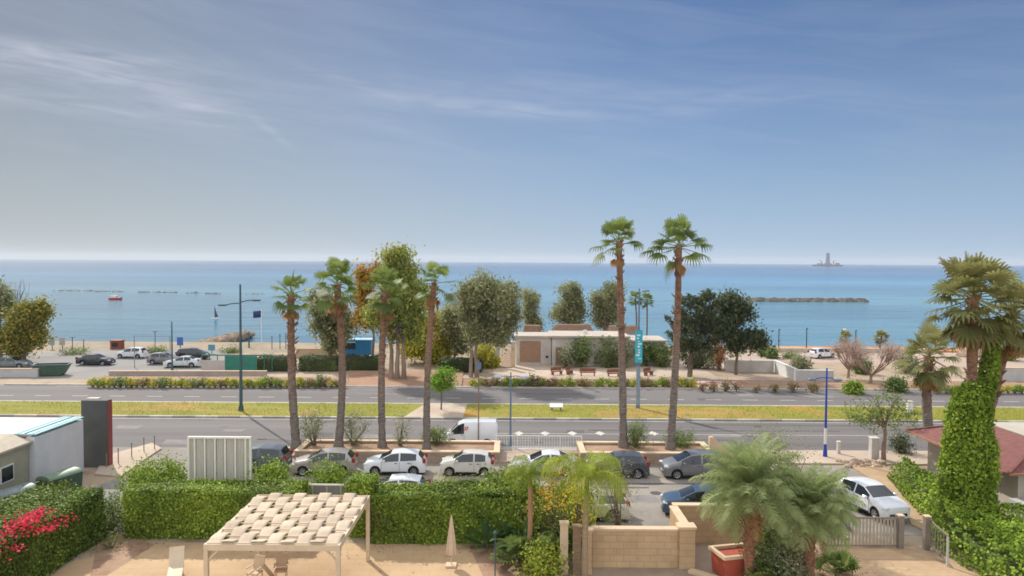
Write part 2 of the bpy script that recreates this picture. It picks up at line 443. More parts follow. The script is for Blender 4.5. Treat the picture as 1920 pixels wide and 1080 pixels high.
# sea: body colour with broad currents, waves as bump
def sea_mat():
    m = bpy.data.materials.new('sea_water'); m.use_nodes = True
    n, l = m.node_tree.nodes, m.node_tree.links; b = n['Principled BSDF']
    b.inputs['Roughness'].default_value = .16; b.inputs['IOR'].default_value = 1.33
    b.inputs['Specular IOR Level'].default_value = .20
    t = n.new('ShaderNodeTexCoord')
    def noise(sc, st, det):
        mp = n.new('ShaderNodeMapping'); mp.inputs['Scale'].default_value = st; l.new(t.outputs['Object'], mp.inputs[0])
        z = n.new('ShaderNodeTexNoise'); z.inputs['Scale'].default_value = sc; z.inputs['Detail'].default_value = det
        l.new(mp.outputs[0], z.inputs['Vector']); return z.outputs['Fac']
    # currents and shallows: turquoise inside the breakwaters, deep blue beyond
    sp = n.new('ShaderNodeSeparateXYZ'); l.new(t.outputs['Object'], sp.inputs[0])
    mr = n.new('ShaderNodeMapRange'); mr.interpolation_type = 'SMOOTHSTEP'
    mr.inputs['From Min'].default_value = 170; mr.inputs['From Max'].default_value = 1500
    l.new(sp.outputs['Y'], mr.inputs['Value'])
    r = n.new('ShaderNodeValToRGB')
    cols = [(0, (.120, .275, .325)), (.12, (.085, .255, .345)), (.45, (.045, .190, .335)), (1, (.024, .105, .225))]
    while len(r.color_ramp.elements) < 4: r.color_ramp.elements.new(.5)
    for i, (p, c) in enumerate(cols): r.color_ramp.elements[i].position = p; r.color_ramp.elements[i].color = (*c, 1)
    l.new(mr.outputs[0], r.inputs[0])
    mx = n.new('ShaderNodeMix'); mx.data_type = 'RGBA'; mx.blend_type = 'MULTIPLY'
    r2 = n.new('ShaderNodeValToRGB'); r2.color_ramp.elements[0].position = .36; r2.color_ramp.elements[1].position = .66
    r2.color_ramp.elements[0].color = (.62, .68, .78, 1); r2.color_ramp.elements[1].color = (1.22, 1.18, 1.12, 1)
    l.new(noise(.0045, (.22, 1, 1), 8), r2.inputs[0])
    mx.inputs[0].default_value = 1; l.new(r.outputs[0], mx.inputs[6]); l.new(r2.outputs[0], mx.inputs[7])
    r3 = n.new('ShaderNodeValToRGB'); r3.color_ramp.elements[0].position = .40; r3.color_ramp.elements[1].position = .60
    r3.color_ramp.elements[0].color = (.60, .66, .76, 1); r3.color_ramp.elements[1].color = (1.35, 1.28, 1.2, 1)
    l.new(noise(.0011, (.12, 1, 1), 6), r3.inputs[0])
    mx3 = n.new('ShaderNodeMix'); mx3.data_type = 'RGBA'; mx3.blend_type = 'MULTIPLY'; mx3.inputs[0].default_value = 1
    l.new(mx.outputs[2], mx3.inputs[6]); l.new(r3.outputs[0], mx3.inputs[7])
    r4 = n.new('ShaderNodeValToRGB'); r4.color_ramp.elements[0].position = .35; r4.color_ramp.elements[1].position = .68  # wave glints and wind patches, put into the water colour
    r4.color_ramp.elements[0].color = (.84, .86, .88, 1); r4.color_ramp.elements[1].color = (1.22, 1.18, 1.15, 1)
    l.new(noise(.055, (.22, 1, 1), 7), r4.inputs[0])
    mx4 = n.new('ShaderNodeMix'); mx4.data_type = 'RGBA'; mx4.blend_type = 'MULTIPLY'; mx4.inputs[0].default_value = 1
    l.new(mx3.outputs[2], mx4.inputs[6]); l.new(r4.outputs[0], mx4.inputs[7])
    l.new(mx4.outputs[2], b.inputs['Base Color'])
    b1 = n.new('ShaderNodeBump'); b1.inputs['Strength'].default_value = .55; b1.inputs['Distance'].default_value = 1.0
    l.new(noise(.12, (.45, 1, 1), 7), b1.inputs['Height']); l.new(b1.outputs[0], b.inputs['Normal'])
    return m
M_sea = sea_mat()

def paving(m, size, amt):
    n, l = m.node_tree.nodes, m.node_tree.links; b = n['Principled BSDF']; src = b.inputs['Base Color'].links[0].from_socket
    t = n.new('ShaderNodeTexCoord'); k = n.new('ShaderNodeTexBrick'); k.inputs['Scale'].default_value = 1; k.inputs['Brick Width'].default_value = size; k.inputs['Row Height'].default_value = size*.66
    k.inputs['Mortar Size'].default_value = .012; k.inputs['Color1'].default_value = (1, 1, 1, 1); k.inputs['Color2'].default_value = (1-amt*.6,)*3+(1,); k.inputs['Mortar'].default_value = (1-amt*1.6,)*3+(1,)
    l.new(t.outputs['Object'], k.inputs['Vector']); x = n.new('ShaderNodeMix'); x.data_type = 'RGBA'; x.blend_type = 'MULTIPLY'; x.inputs[0].default_value = 1
    l.new(src, x.inputs[6]); l.new(k.outputs['Color'], x.inputs[7]); l.new(x.outputs[2], b.inputs['Base Color'])
paving(M_terrace, .9, .14); paving(M_drive, .5, .16); paving(M_pave, .6, .14); paving(M_plaza, 1.2, .12)
def Y(py): return G(960, py).y
yA, yB, yC, yD = Y(843), Y(787), Y(759.5), Y(728)
SHORE = Y(645)

# ---------------------------------------------------------------- ground and sea
mb = MB()
xs = [-1500, -300, -120, -60, 0, 60, 120, 300, 1500]; ys = [(-60, 0), (0, 0), (30, 0), (60, 0), (100, 0), (SHORE, 0), (SHORE+9, -1.9), (SHORE+26, -4.5)]
rgx = random.Random(3)
for j, (yy, zz) in enumerate(ys):
    for x in xs: mb.v.append((x, yy, zz))
nx = len(xs)
for j in range(len(ys)-1):
    for i in range(nx-1): mb.f.append((j*nx+i, j*nx+i+1, (j+1)*nx+i+1, (j+1)*nx+i))
struct('ground', mb, M_sand)
sheet('beach', [(-1400, Y(664)), (1400, Y(664)), (1400, SHORE+.0), (-1400, SHORE)], .006, M_beach)
sheet('sea', [(-13000, SHORE+4), (13000, SHORE+4), (13000, 13000), (-13000, 13000)], -2.5, M_sea)

# ---------------------------------------------------------------- the dual carriageway
X0, X1 = -160, 160
sheet('near_road', [(X0, yA), (X1, yA), (X1, yB), (X0, yB)], .010, M_asph)
sheet('far_road', [(X0, yC), (X1, yC), (X1, yD), (X0, yD)], .010, M_asph)
xgap0, xgap1 = G(778, 772).x, G(872, 772).x          # paved crossing through the median
slab('median_lawn', [(X0, yB+.3), (xgap0-.6, yB+.3), (xgap0+.6, yC-.3), (X0, yC-.3)], .13, M_grass)
slab('median_lawn', [(xgap1, yB+.3), (X1, yB+.3), (X1, yC-.3), (xgap1, yC-.3)], .13, M_grass)
M_dry = mat('dry_orange_grass', (.35, .215, .05), (.27, .21, .045), .5, 8, .95, .6, 14)
rgd = random.Random(9)
def drypatch(a, b, lo, hi, n=26):
    up_ = [(a+(b-a)*i/n, yB+.35+(yC-yB-.7)*(hi+rgd.uniform(-.16, .06))*math.sin(math.pi*(i+.6)/(n+1.2))**.35) for i in range(n+1)]
    dn_ = [(a+(b-a)*i/n, yB+.35+(yC-yB-.7)*(lo+rgd.uniform(0, .14))) for i in range(n+1)]
    sheet('dry_grass', dn_+[(p_[0], max(p_[1], q_[1]+.1)) for p_, q_ in zip(up_[::-1], dn_[::-1])], .136, M_dry)
drypatch(G(1110, 772).x, G(1430, 772).x, .0, .95); drypatch(G(205, 772).x, G(400, 772).x, .25, .9, 18); drypatch(G(905, 772).x, G(1000, 772).x, .1, .35, 12); drypatch(G(1500, 772).x, G(1560, 772).x, .2, .5, 9)
slab('median_paving', [(xgap0-.6, yB+.3), (xgap1, yB+.3), (xgap1, yC-.3), (xgap0+.6, yC-.3)], .14, M_plaza)
def kerb(name, x0, x1, y, w=.3, h=.145, step=2.0, dark=True):
    a = MB(); b = MB(); k = 0; x = x0
    while x < x1:
        q = min(x+step, x1); (a if k % 2 == 0 else b).box((x+q)/2, y, -.1, q-x-.004, w, h+.1); x = q; k += 1
    struct(name, a, M_kerb); struct(name, b, M_kerbd if dark else M_kerb)
kerb('median_kerb', X0, X1, yB+.15)
kerb('median_kerb', X0, X1, yC-.15, dark=False)
kerb('far_kerb', -56, X1, yD+.15, dark=False)
# painted lines: lane dashes and edge lines
def dashes(name, y, x0, x1, L, gap, w):
    m = MB(); x = x0
    while x < x1:
        m.add([(x, y-w/2, .016), (x+L, y-w/2, .016), (x+L, y+w/2, .016), (x, y+w/2, .016)], [(0, 1, 2, 3)]); x += L+gap
    struct(name, m, M_mark)
dashes('lane_dashes', Y(747.5), -60, 90, 1.6, 2.2, .16)
dashes('lane_line', Y(813), G(930, 813).x, 110, 40, .3, .11)
dashes('edge_line', yB-.45, -120, 120, 60, .2, .13)
dashes('edge_line', yC+.35, -120, 120, 60, .2, .10)
dashes('edge_line', yD-.4, -50, 120, 60, .2, .12)
m = MB()
for px in (973, 1022, 1073, 1125, 1225):                 # small diamonds painted on the lane line
    c = G(px, 813); m.add([(c.x-.42, c.y, .021), (c.x, c.y-.75, .021), (c.x+.42, c.y, .021), (c.x, c.y+.75, .021)], [(0, 1, 2, 3)])
struct('road_diamonds', m, M_mark)

# repaired strips, patches and oil marks on the asphalt
M_patch = mat('asphalt_patch', (.085, .078, .075), (.13, .12, .112), 1.2, 8, .95, lo=.3, hi=.7)
M_pale = mat('pale_asphalt_patch', (.245, .225, .205), (.18, .165, .155), .9, 8, .95)
rgp = random.Random(44); ma, mb2 = MB(), MB()
for k in range(52):
    lane = rgp.choice([(yA+.6, yB-.9), (yC+.6, yD-.9), (39.5, 50)]); x = rgp.uniform(-40, 45) if lane[0] > 45 else rgp.uniform(-20, 20); yy = rgp.uniform(*lane)
    L, w = rgp.choice([(rgp.uniform(5, 16), rgp.uniform(.25, .6)), (rgp.uniform(1.2, 3), rgp.uniform(.8, 1.8))]); w = min(w, lane[1]-yy+.3)
    q = [(x+dx*L/2+rgp.uniform(-.2, .2), yy+dy*w/2+rgp.uniform(-.06, .06), .0145+.0002*k/10) for dx, dy in ((-1, -1), (1, -1), (1, 1), (-1, 1))]
    (ma if rgp.random() < .55 else mb2).add(q, [(0, 1, 2, 3)])
struct('road_patches', ma, M_patch); struct('road_patches', mb2, M_pale)
# drain covers in the lanes and tufts of grass on the median
m = MB()
for px, py in ((1010, 830), (690, 795), (1420, 800), (300, 735), (1120, 735), (1230, 925), (420, 800)):
    c = G(px, py); m.tube([(c.x, c.y, .0), (c.x, c.y, .020)], .36, 14)
struct('drain_covers', m, mat('cast_iron', (.06, .055, .05), (.09, .08, .075), 6, 3, .7))
rg_ = np.random.default_rng(77); n_ = 15000
gx_ = rg_.uniform(-62, 62, n_); gy_ = yB+.35+(yC-yB-.7)*rg_.random(n_); kk = ((gx_ < xgap0-.7) | (gx_ > xgap1+.1)) & (np.sin(gx_*.31)+np.sin(gx_*.83+gy_*1.7)+np.sin(gy_*2.9+gx_*.11) > -1.1)
gP = np.stack([gx_, gy_, np.full(n_, .17)], 1)[kk]
tag(leaf_mesh('grass_tufts', gP, sph(rg_, len(gP)), .12, .4, leafmat('lawn_blades', [(.17, .18, .02), (.21, .205, .025), (.29, .225, .035)], boost=1.5), None, rg_, .3, .75, .5+.25*np.sin(gP[:, 0]*.21)*np.sin(gP[:, 0]*.057+1)), kind='stuff')
# dry leaves blown over the terrace, lane and drive
rl_ = np.random.default_rng(31); n_ = 330
lx_ = np.concatenate([rl_.uniform(-19, 0, 150), rl_.uniform(-19, 14, 130), rl_.uniform(14.5, 16.5, 50)]); ly_ = np.concatenate([36.2-np.abs(rl_.normal(0, .9, 150)), 39.6+np.abs(rl_.normal(0, 1.6, 130)), rl_.uniform(33, 36, 50)])
tag(leaf_mesh('fallen_leaves', np.stack([lx_, ly_, np.full(n_, .045)], 1), np.tile([0, 0, 1.0], (n_, 1)), .10, .6, leafmat('dry_fallen_leaves', [(.16, .09, .04), (.27, .17, .07), (.34, .26, .12)], boost=1.0), None, rl_, .15), kind='stuff')
# ---------------------------------------------------------------- service lane, pavements, drive, terrace
sheet('service_lane', [(-23.5, 38.0), (24, 38.0), (24, 51.2), (-23.5, 51.2)], .012, M_asph2)
sheet('lane_mouth', [(-31, 49.5), (-20.8, 49.5), (-20.8, yA+.02), (-31, yA+.02)], .008, M_asph2)
def P2(*pts): return [(G(a, b).x, G(a, b).y) for a, b in pts]
slab('left_pavement', P2((178, 892), (196, 858), (285, 833), (303, 843), (268, 866), (226, 896)), .12, M_plaza)
sheet('gravel_track', P2((60, 960), (230, 893), (262, 905), (235, 960), (150, 1010)), .016, M_grey)
slab('planter_pavement', [(G(935, 845).x, 51.3), (G(1092, 845).x, 51.3), (G(1092, 845).x, yA-.05), (G(935, 845).x, yA-.05)], .12, M_pave)
slab('kerb_strip', [(-20.8, yA-.45), (G(1350, 845).x, yA-.45), (G(1350, 845).x, yA-.06), (-20.8, yA-.06)], .13, M_kerb)
slab('right_pavement', [(G(1432, 850).x, Y(868)), (60, Y(868)), (60, yA-.05), (G(1432, 850).x, yA-.05)], .11, M_plaza)
slab('sandy_path', P2((1583, 868), (1650, 868), (1700, 918), (1752, 975), (1738, 1000), (1708, 985), (1690, 945), (1640, 905)), .10, M_drive)
sheet('terrace', [(-20.2, 4), (.2, 4), (.2, 33.0), (-1.6, 36.4), (-17.2, 36.4), (-20.2, 34.0)], .02, M_terrace)
sheet('driveway', [(14.0, 10), (21.3, 10), (21.3, 34), (20.0, 36.5), (15.0, 36.5), (14.4, 33)], .022, M_drive)
sheet('entrance_floor', [(3.4, 12), (13.8, 12), (13.8, 36.4), (3.4, 36.4)], .018, mat('entrance_paving', (.36, .27, .20), (.29, .22, .165), .8, 7, .9, .2, 20))
sheet('planting_soil', P2((170, 1080), (185, 1010), (240, 1006), (290, 1022), (200, 1080)), .026, M_redsoil)
sheet('planting_soil', P2((905, 1080), (880, 1025), (1050, 1025), (1060, 1120), (930, 1120)), .03, M_redsoil)
sheet('planting_soil', P2((1345, 1120), (1350, 1040), (1560, 1028), (1600, 1080), (1560, 1140)), .03, M_redsoil)

# ---------------------------------------------------------------- beyond the far road
sheet('car_park', [(G(0, 690).x-30, Y(716)), (G(480, 690).x, Y(716)), (G(420, 660).x, Y(659)), (G(120, 660).x, Y(661)), (G(60, 665).x, Y(667)), (G(0, 665).x-40, Y(667))], .011, M_lot)
slab('planting_strip', [(G(165, 720).x, yD+.3), (G(660, 720).x, yD+.3), (G(650, 712).x, Y(712)), (G(172, 712).x, Y(712))], .14, M_redsoil)
slab('planting_strip', [(G(870, 720).x, yD+.3), (95, yD+.3), (95, Y(713)), (G(870, 712).x, Y(713))], .14, M_redsoil)
slab('soil_bed', [(G(660, 720).x, yD+.3), (G(868, 720).x, yD+.3), (G(868, 700).x, Y(699)), (G(650, 700).x, Y(699))], .16, mat('orange_soil', (.40, .22, .135), (.30, .18, .115), .6, 8, .95, .3, 8))
slab('promenade', [(G(400, 712).x, Y(711.5)), (110, Y(711.5)), (110, Y(706)), (G(400, 706).x, Y(706))], .10, M_pave)
sheet('plaza', [(G(925, 706).x, Y(705.8)), (G(1345, 706).x, Y(705.8)), (G(1300, 683).x, Y(680)), (G(925, 683).x, Y(680))], .013, M_plaza)
sheet('right_car_park', [(G(1400, 690).x, Y(673)), (G(1990, 690).x+30, Y(700)), (150, Y(655)), (G(1400, 655).x, Y(656))], .013, mat('pale_lot', (.44, .33, .26), (.36, .27, .215), .2, 8, .95))
slab('hatched_paving', [(G(1300, 722).x, Y(726)), (G(1385, 722).x, Y(726)), (G(1380, 716).x, Y(715)), (G(1305, 716).x, Y(715))], .17, mat('red_white_paving', (.42, .12, .10), (.62, .50, .44), 1.1, 2, .8, lo=.48, hi=.52))
m = MB()
for i in range(26):                                       # terracotta promenade along the right beach
    pass
slab('beach_promenade', [(G(1448, 655).x, Y(656)), (160, Y(656)), (160, Y(649.5)), (G(1448, 650).x, Y(649.5))], .25, mat('terracotta_paving', (.50, .18, .09), (.56, .30, .19), .3, 6, .9))

# ---------------------------------------------------------------- rocks in and by the sea
def rubble(name, label, cat, x0, x1, y0, y1, z, w, n, r, m, seed, gaps=0.0):
    rg = random.Random(seed); mb_ = MB()
    for i in range(n):
        t = rg.random()
        if gaps and math.sin(t*23+seed) + .6*math.sin(t*57) < gaps: continue
        x = x0+(x1-x0)*t; y = y0+(y1-y0)*t+rg.uniform(-w, w)
        k = 1 - abs((y-(y0+(y1-y0)*t))/w)
        q = r*rg.uniform(.6, 1.3)
        mb_.blob((x, y, z+k*q*.7-q*.3), (q*1.15, q, q*.75), rg.randrange(9999), .3, 5, 7)
    o = mb_.build(name, m, None, 30); return tag(o, label, cat)
YS = lambda py: (16.5*F/(py-490))
e0 = V(1380, 560, YS(561.5)); e1 = V(1622, 560, YS(561.5))
rubble('breakwater', 'long dark rock breakwater in the sea left of the big ivy palm', 'breakwater', e0.x, e1.x, e0.y, e0.y, -2.3, 4, 520, 1.0, M_rock, 5)
e0 = V(835, 556, YS(556)); e1 = V(1010, 556, YS(556))
rubble('breakwater', 'dark rock breakwater glimpsed between the eucalyptus trees', 'breakwater', e0.x, e1.x, e0.y, e0.y, -2.3, 4, 320, 1.0, M_rock, 6)
M_wet = mat('wet_rock', (.20, .18, .17), (.36, .34, .33), .4, 5, .8)
for i, (pa, pb, py, lab) in enumerate([(100, 170, 549, 'low pale rocks awash in the sea farthest left'), (182, 228, 550, 'low rocks awash directly behind the red motor boat'), (262, 330, 551, 'low rocks awash right of the red motor boat'), (350, 376, 552, 'tiny rock islet awash in the sea left of the windsurfer'), (385, 420, 553, 'dark low rocks awash left of the tall street lamp'), (462, 492, 553, 'dark low rocks awash right of the tall street lamp')]):
    e0 = V(pa, py, YS(py+1.5)); e1 = V(pb, py, YS(py+1.5))
    o_ = rubble('reef', lab, 'reef', e0.x, e1.x, e0.y, e0.y, -2.5, 2.5, max(12, int((pb-pa)*.55)), .6, M_wet, 80+i)
    k0 = len(o_.data.vertices); bm_ = MB().box((e0.x+e1.x)/2, e0.y, -3.4, abs(e1.x-e0.x)+3, 7, .85); bm_.v = [tuple(v.co) for v in o_.data.vertices]+bm_.v; bm_.f = [tuple(p.vertices) for p in o_.data.polygons]+[tuple(q+k0 for q in f) for f in bm_.f]; me_ = bm_.mesh('reef', 30); me_.materials.append(M_wet); o_.data = me_
# sandy groyne of boulders at the left beach
g0 = G(352, 650, 0); g1 = V(467, 622, 178)
rubble('groyne', 'sandy brown boulder groyne running out from the left beach', 'groyne', -56.2, -55.6, SHORE+.5, 156, -1.75, 2.6, 560, .80, M_rock2, 11)
# ================================================================ vehicles
M_glass = mat('car_glass', (.012, .016, .018), rough=.06, spec=.8)
M_tyre = mat('tyre_rubber', (.018, .018, .018), rough=.85)
M_rim = mat('wheel_rim', (.42, .42, .43), rough=.35, metal=.7)
M_under = mat('car_underside', (.012, .012, .012), rough=.9)
M_lamp = mat('headlamp_glass', (.62, .64, .66), rough=.15, spec=.8)
M_tail = mat('tail_lamp', (.30, .018, .015), rough=.2)
M_plate = mat('number_plate_face', (.62, .60, .50), rough=.5)
M_trim = mat('black_trim', (.022, .022, .023), rough=.55)
def paint(name, c, rough=.28, metal=0.0):
    return mat('car_paint_'+name, c, tuple(q*.93 for q in c), 1.5, 3, rough, spec=.5, metal=metal, coat=.5)
SHAPES = {
 # rows (x, top, belt, width factor, roof factor); front at +x
 'hatch': dict(L=4.0, W=1.72, R=.31, wb=1.24, rows=[(2.0, .60, .54, .80, .8), (1.95, .76, .68, .88, .8), (1.75, .88, .80, .95, .8), (1.4, .97, .87, .99, .8), (1.02, 1.04, .92, 1, .8),
      (.22, 1.43, .94, 1, .74), (-.35, 1.50, .96, 1, .74), (-1.0, 1.48, .99, 1, .73), (-1.52, 1.39, 1.02, .98, .72), (-1.86, 1.02, .93, .95, .8), (-1.97, .80, .72, .92, .8), (-2.0, .55, .48, .88, .8)],
      side=(.78, -1.42), b=(-.28, -.38), ws=(1.0, .24), rw=(-1.54, -1.84)),
 'mini': dict(L=3.5, W=1.62, R=.29, wb=1.12, rows=[(1.75, .62, .55, .80, .8), (1.70, .80, .70, .90, .8), (1.5, .93, .82, .97, .8), (1.2, 1.0, .89, 1, .8), (.95, 1.05, .92, 1, .8),
      (.3, 1.44, .94, 1, .73), (-.25, 1.50, .95, 1, .73), (-.9, 1.46, .97, 1, .72), (-1.35, 1.33, .99, .97, .72), (-1.65, 1.0, .92, .93, .8), (-1.73, .78, .70, .90, .8), (-1.75, .55, .48, .86, .8)],
      side=(.75, -1.2), b=(-.42, -.5), ws=(.93, .32), rw=(-1.37, -1.63)),
 'mpv': dict(L=4.25, W=1.76, R=.32, wb=1.32, rows=[(2.12, .62, .55, .80, .8), (2.06, .80, .70, .89, .8), (1.8, .95, .84, .96, .8), (1.5, 1.05, .92, 1, .8), (1.3, 1.10, .95, 1, .8),
      (.35, 1.54, .97, 1, .75), (-.3, 1.62, .99, 1, .75), (-1.2, 1.60, 1.02, 1, .75), (-1.75, 1.52, 1.05, .99, .74), (-2.0, 1.08, .98, .96, .8), (-2.1, .82, .74, .93, .8), (-2.12, .55, .48, .88, .8)],
      side=(1.0, -1.66), b=(-.25, -.36), ws=(1.28, .37), rw=(-1.77, -1.98)),
 'sedan': dict(L=4.5, W=1.75, R=.32, wb=1.33, rows=[(2.25, .58, .52, .80, .8), (2.2, .72, .65, .88, .8), (1.95, .84, .76, .95, .8), (1.5, .92, .83, .99, .8), (1.0, .99, .88, 1, .8),
      (.2, 1.37, .91, 1, .73), (-.35, 1.43, .92, 1, .73), (-.95, 1.38, .94, 1, .72), (-1.55, 1.06, .95, 1, .8), (-2.0, 1.03, .92, .97, .8), (-2.2, .95, .84, .93, .8), (-2.25, .58, .5, .88, .8)],
      side=(.74, -1.2), b=(-.28, -.38), ws=(.98, .22), rw=(-.97, -1.52)),
 'van': dict(L=5.3, W=2.0, R=.34, wb=1.6, rows=[(2.65, .62, .55, .82, .8), (2.6, .95, .85, .92, .8), (2.3, 1.12, 1.0, .98, .8), (1.95, 1.28, 1.10, 1, .82),
      (1.15, 2.05, 1.15, 1, .86), (.7, 2.25, 1.17, 1, .87), (-1.0, 2.32, 1.2, 1, .88), (-2.45, 2.30, 1.22, 1, .88), (-2.6, 2.1, 1.2, .98, .88), (-2.65, .6, .5, .95, .9)],
      side=(1.75, .55), b=(9, 9), ws=(1.93, 1.17), rw=(9, 9)),
 'pickup': dict(L=4.6, W=1.72, R=.35, wb=1.4, rows=[(2.3, .72, .64, .86, .8), (2.25, .92, .82, .93, .8), (2.0, 1.02, .92, .98, .8), (1.5, 1.08, .96, 1, .8), (1.15, 1.12, 1.0, 1, .82),
      (.6, 1.62, 1.02, 1, .80), (.3, 1.70, 1.03, 1, .80), (-.2, 1.69, 1.03, 1, .80), (-.42, 1.62, 1.03, 1, .80), (-.5, 1.12, 1.02, 1, .9), (-.55, .98, .90, 1, .95), (-2.2, .98, .90, 1, .95), (-2.28, .9, .82, .97, .95), (-2.3, .6, .52, .95, .9)],
      side=(.95, -.36), b=(9, 9), ws=(1.13, .62), rw=(9, 9)),
}
_carmesh = {}
def car_meshes(kind):
    if kind in _carmesh: return _carmesh[kind]
    D = SHAPES[kind]; rows = D['rows']; Wd = D['W']/2; Rw = D['R']; Ra = Rw+.055; wb = D['wb']
    xs = {r[0] for r in rows}
    for w in (wb, -wb):
        for k in range(13): xs.add(round(w+Ra*math.cos(math.pi*k/12), 4))
    for v in D['side']+D['b']+D['ws']+D['rw']:
        if abs(v) < 5: xs.add(v)
    xs = sorted(xs, reverse=True)
    def at(x):
        for a, b in zip(rows, rows[1:]):
            if a[0] >= x >= b[0]:
                t = (a[0]-x)/max(1e-6, a[0]-b[0]); return [a[i]+(b[i]-a[i])*t for i in range(1, 5)]
        return list(rows[-1][1:])
    secs = []
    for x in xs:
        tp, be, wf, rf = at(x); w = Wd*wf; zb = .21
        for c in (wb, -wb):
            d = abs(x-c)
            if d < Ra: zb = max(zb, Rw+math.sqrt(max(0, Ra*Ra-d*d)))
        c = max(0, min(1, (tp-be-.12)/.3)); wt = .88+(rf-.88)*c
        z1 = max(zb+.015, min(.40, be-.12)); z2 = max(z1+.02, min(.62, be-.06))
        hv = tp-be
        secs.append([(w*.95, zb), (w*.995, z1), (w*1.0, z2), (w*.97, max(be, z2+.02)), (w*(wt+.012), be+hv*.90), (w*wt*.95, be+hv*.985), (w*wt*.5, tp+.012), (0, tp+.02)])
    body = MB(); parts = {'windscreen': MB(), 'rear_window': MB(), 'side_window': []}
    def vtx(i, j, s): return (xs[i], s*secs[i][j][0], secs[i][j][1])
    sw = {}
    n = len(secs[0])
    for s in (1, -1):
        for i in range(len(xs)-1):
            xm = (xs[i]+xs[i+1])/2
            for j in range(n-1):
                q = [vtx(i, j, s), vtx(i+1, j, s), vtx(i+1, j+1, s), vtx(i, j+1, s)]
                if s < 0: q = q[::-1]
                tgt = body
                if j == 3 and D['side'][1] < xm < D['side'][0] and not (D['b'][1] < xm < D['b'][0]):
                    tgt = sw.setdefault((s, xm > D['b'][0]), MB())
                elif j >= 5 and D['ws'][1] < xm < D['ws'][0]: tgt = parts['windscreen']
                elif j >= 5 and abs(D['rw'][0]) < 5 and D['rw'][1] < xm < D['rw'][0]: tgt = parts['rear_window']
                tgt.add(q, [(0, 1, 2, 3)])
    for i in (0, len(xs)-1):
        ring = [vtx(i, j, 1) for j in range(n)] + [vtx(i, j, -1) for j in range(n-2, -1, -1)]
        body.add(ring, [tuple(range(len(ring)))[::(-1 if i else 1)]])
    def weld(mb_, name, ang=32):
        me = mb_.mesh(name)
        import bmesh
        b = bmesh.new(); b.from_mesh(me); bmesh.ops.remove_doubles(b, verts=b.verts, dist=.0005)
        bmesh.ops.recalc_face_normals(b, faces=b.faces); b.to_mesh(me); b.free()
        smooth(me, ang); return me
    out = []
    out.append(('body', weld(body, kind+'_body'), 'paint', None))
    out.append(('windscreen', weld(parts['windscreen'], kind+'_windscreen'), M_glass, None))
    if parts['rear_window'].f: out.append(('rear_window', weld(parts['rear_window'], kind+'_rear_window'), M_glass, None))
    for k, v in sw.items(): out.append(('side_window', weld(v, kind+'_side_window'), M_glass, None))
    L = D['L']/2
    u = MB(); u.box(0, 0, .20, D['L']*.9, D['W']*.58, .42); u.box(0, 0, .24, wb*2-Ra*2.2, D['W']*.90, .2)
    out.append(('underbody', u.mesh('u'), M_under, None))
    fz = rows[2][1]-.16; 
    for s in (1, -1):
        h = MB().box(L-.17, s*Wd*.70, fz-.07, .30, .34, .15, rz=-s*.35, bev=.04); out.append(('headlight', h.mesh('h', 40), M_lamp, None))
        tz = rows[-3][2]-.12 if kind not in ('van', 'pickup') else .85
        h = MB().box(-L+.10, s*Wd*.80, tz, .20, .22, .30, rz=s*.3, bev=.03); out.append(('tail_light', h.mesh('t', 40), M_tail, None))
        mx = D['side'][0]-.12
        h = MB().box(mx, s*(Wd+.09), rows[4][2]+.02, .14, .20, .15, bev=.035); out.append(('mirror', h.mesh('m', 40), 'paint', None))
        for w in (wb, -wb):
            cy = s*(Wd-.105); t = MB(); prof = [(Rw*.62, .085), (Rw*.92, .1), (Rw, .06), (Rw, -.06), (Rw*.92, -.1), (Rw*.55, -.1)]
            N = 24
            for (r_, yy) in prof:
                for k in range(N): a = 2*math.pi*k/N; t.v.append((w+r_*math.cos(a), cy+s*yy, Rw+r_*math.sin(a)))
            for i in range(len(prof)-1):
                for k in range(N): t.f.append((i*N+k, i*N+(k+1) % N, (i+1)*N+(k+1) % N, (i+1)*N+k))
            r = MB(); rr = Rw*.63; NN = 24
            for k in range(NN): a = 2*math.pi*k/NN; r.v.append((w+rr*math.cos(a), cy+s*.082, Rw+rr*math.sin(a)))
            for k in range(NN):
                a = 2*math.pi*k/NN; q = rr*(.86 if k % 4 < 3 else .86); r.v.append((w+q*math.cos(a), cy+s*.06, Rw+q*math.sin(a)))
            for k in range(NN): a = 2*math.pi*k/NN; r.v.append((w+rr*.25*math.cos(a), cy+s*.075, Rw+rr*.25*math.sin(a)))
            for k in range(NN):
                r.f.append((k, (k+1) % NN, NN+(k+1) % NN, NN+k))
                if k % 4 < 2: r.f.append((NN+k, NN+(k+1) % NN, 2*NN+(k+1) % NN, 2*NN+k))
            r.f.append(tuple(range(2*NN, 3*NN)))
            back = MB(); back.tube([(w, cy-s*.02, Rw), (w, cy+s*.03, Rw)], rr, 20)
            r2 = MB(); r2.v = back.v; r2.f = back.f
            out.append(('wheel', t.mesh('w', 40), M_tyre, [('rim', r.mesh('r', 30), M_rim), ('brake_disc', r2.mesh('b'), M_trim)]))
    be = rows[6][2]
    for s in (1, -1):
        for x in ([D['side'][0]+.06, (D['b'][0]+D['b'][1])/2, D['side'][1]+.32] if D['b'][0] < 5 else [D['side'][0]+.1, D['side'][1]]):
            d_ = MB(); d_.bar((x, s*(Wd*.995), .36), (x, s*(Wd*1.003), .62), .016, .016); d_.bar((x, s*(Wd*1.003), .62), (x, s*(Wd*.973), be-.01), .016, .016)
            out.append(('door_seam', d_.mesh('ds'), M_trim, None))
        for x in ([D['b'][0]+.18, D['side'][1]+.48] if D['b'][0] < 5 else [D['side'][1]+.2]): e_ = MB(); e_.box(x, s*Wd*.995, be-.14, .17, .05, .035); out.append(('door_handle', e_.mesh('dh'), M_trim, None))
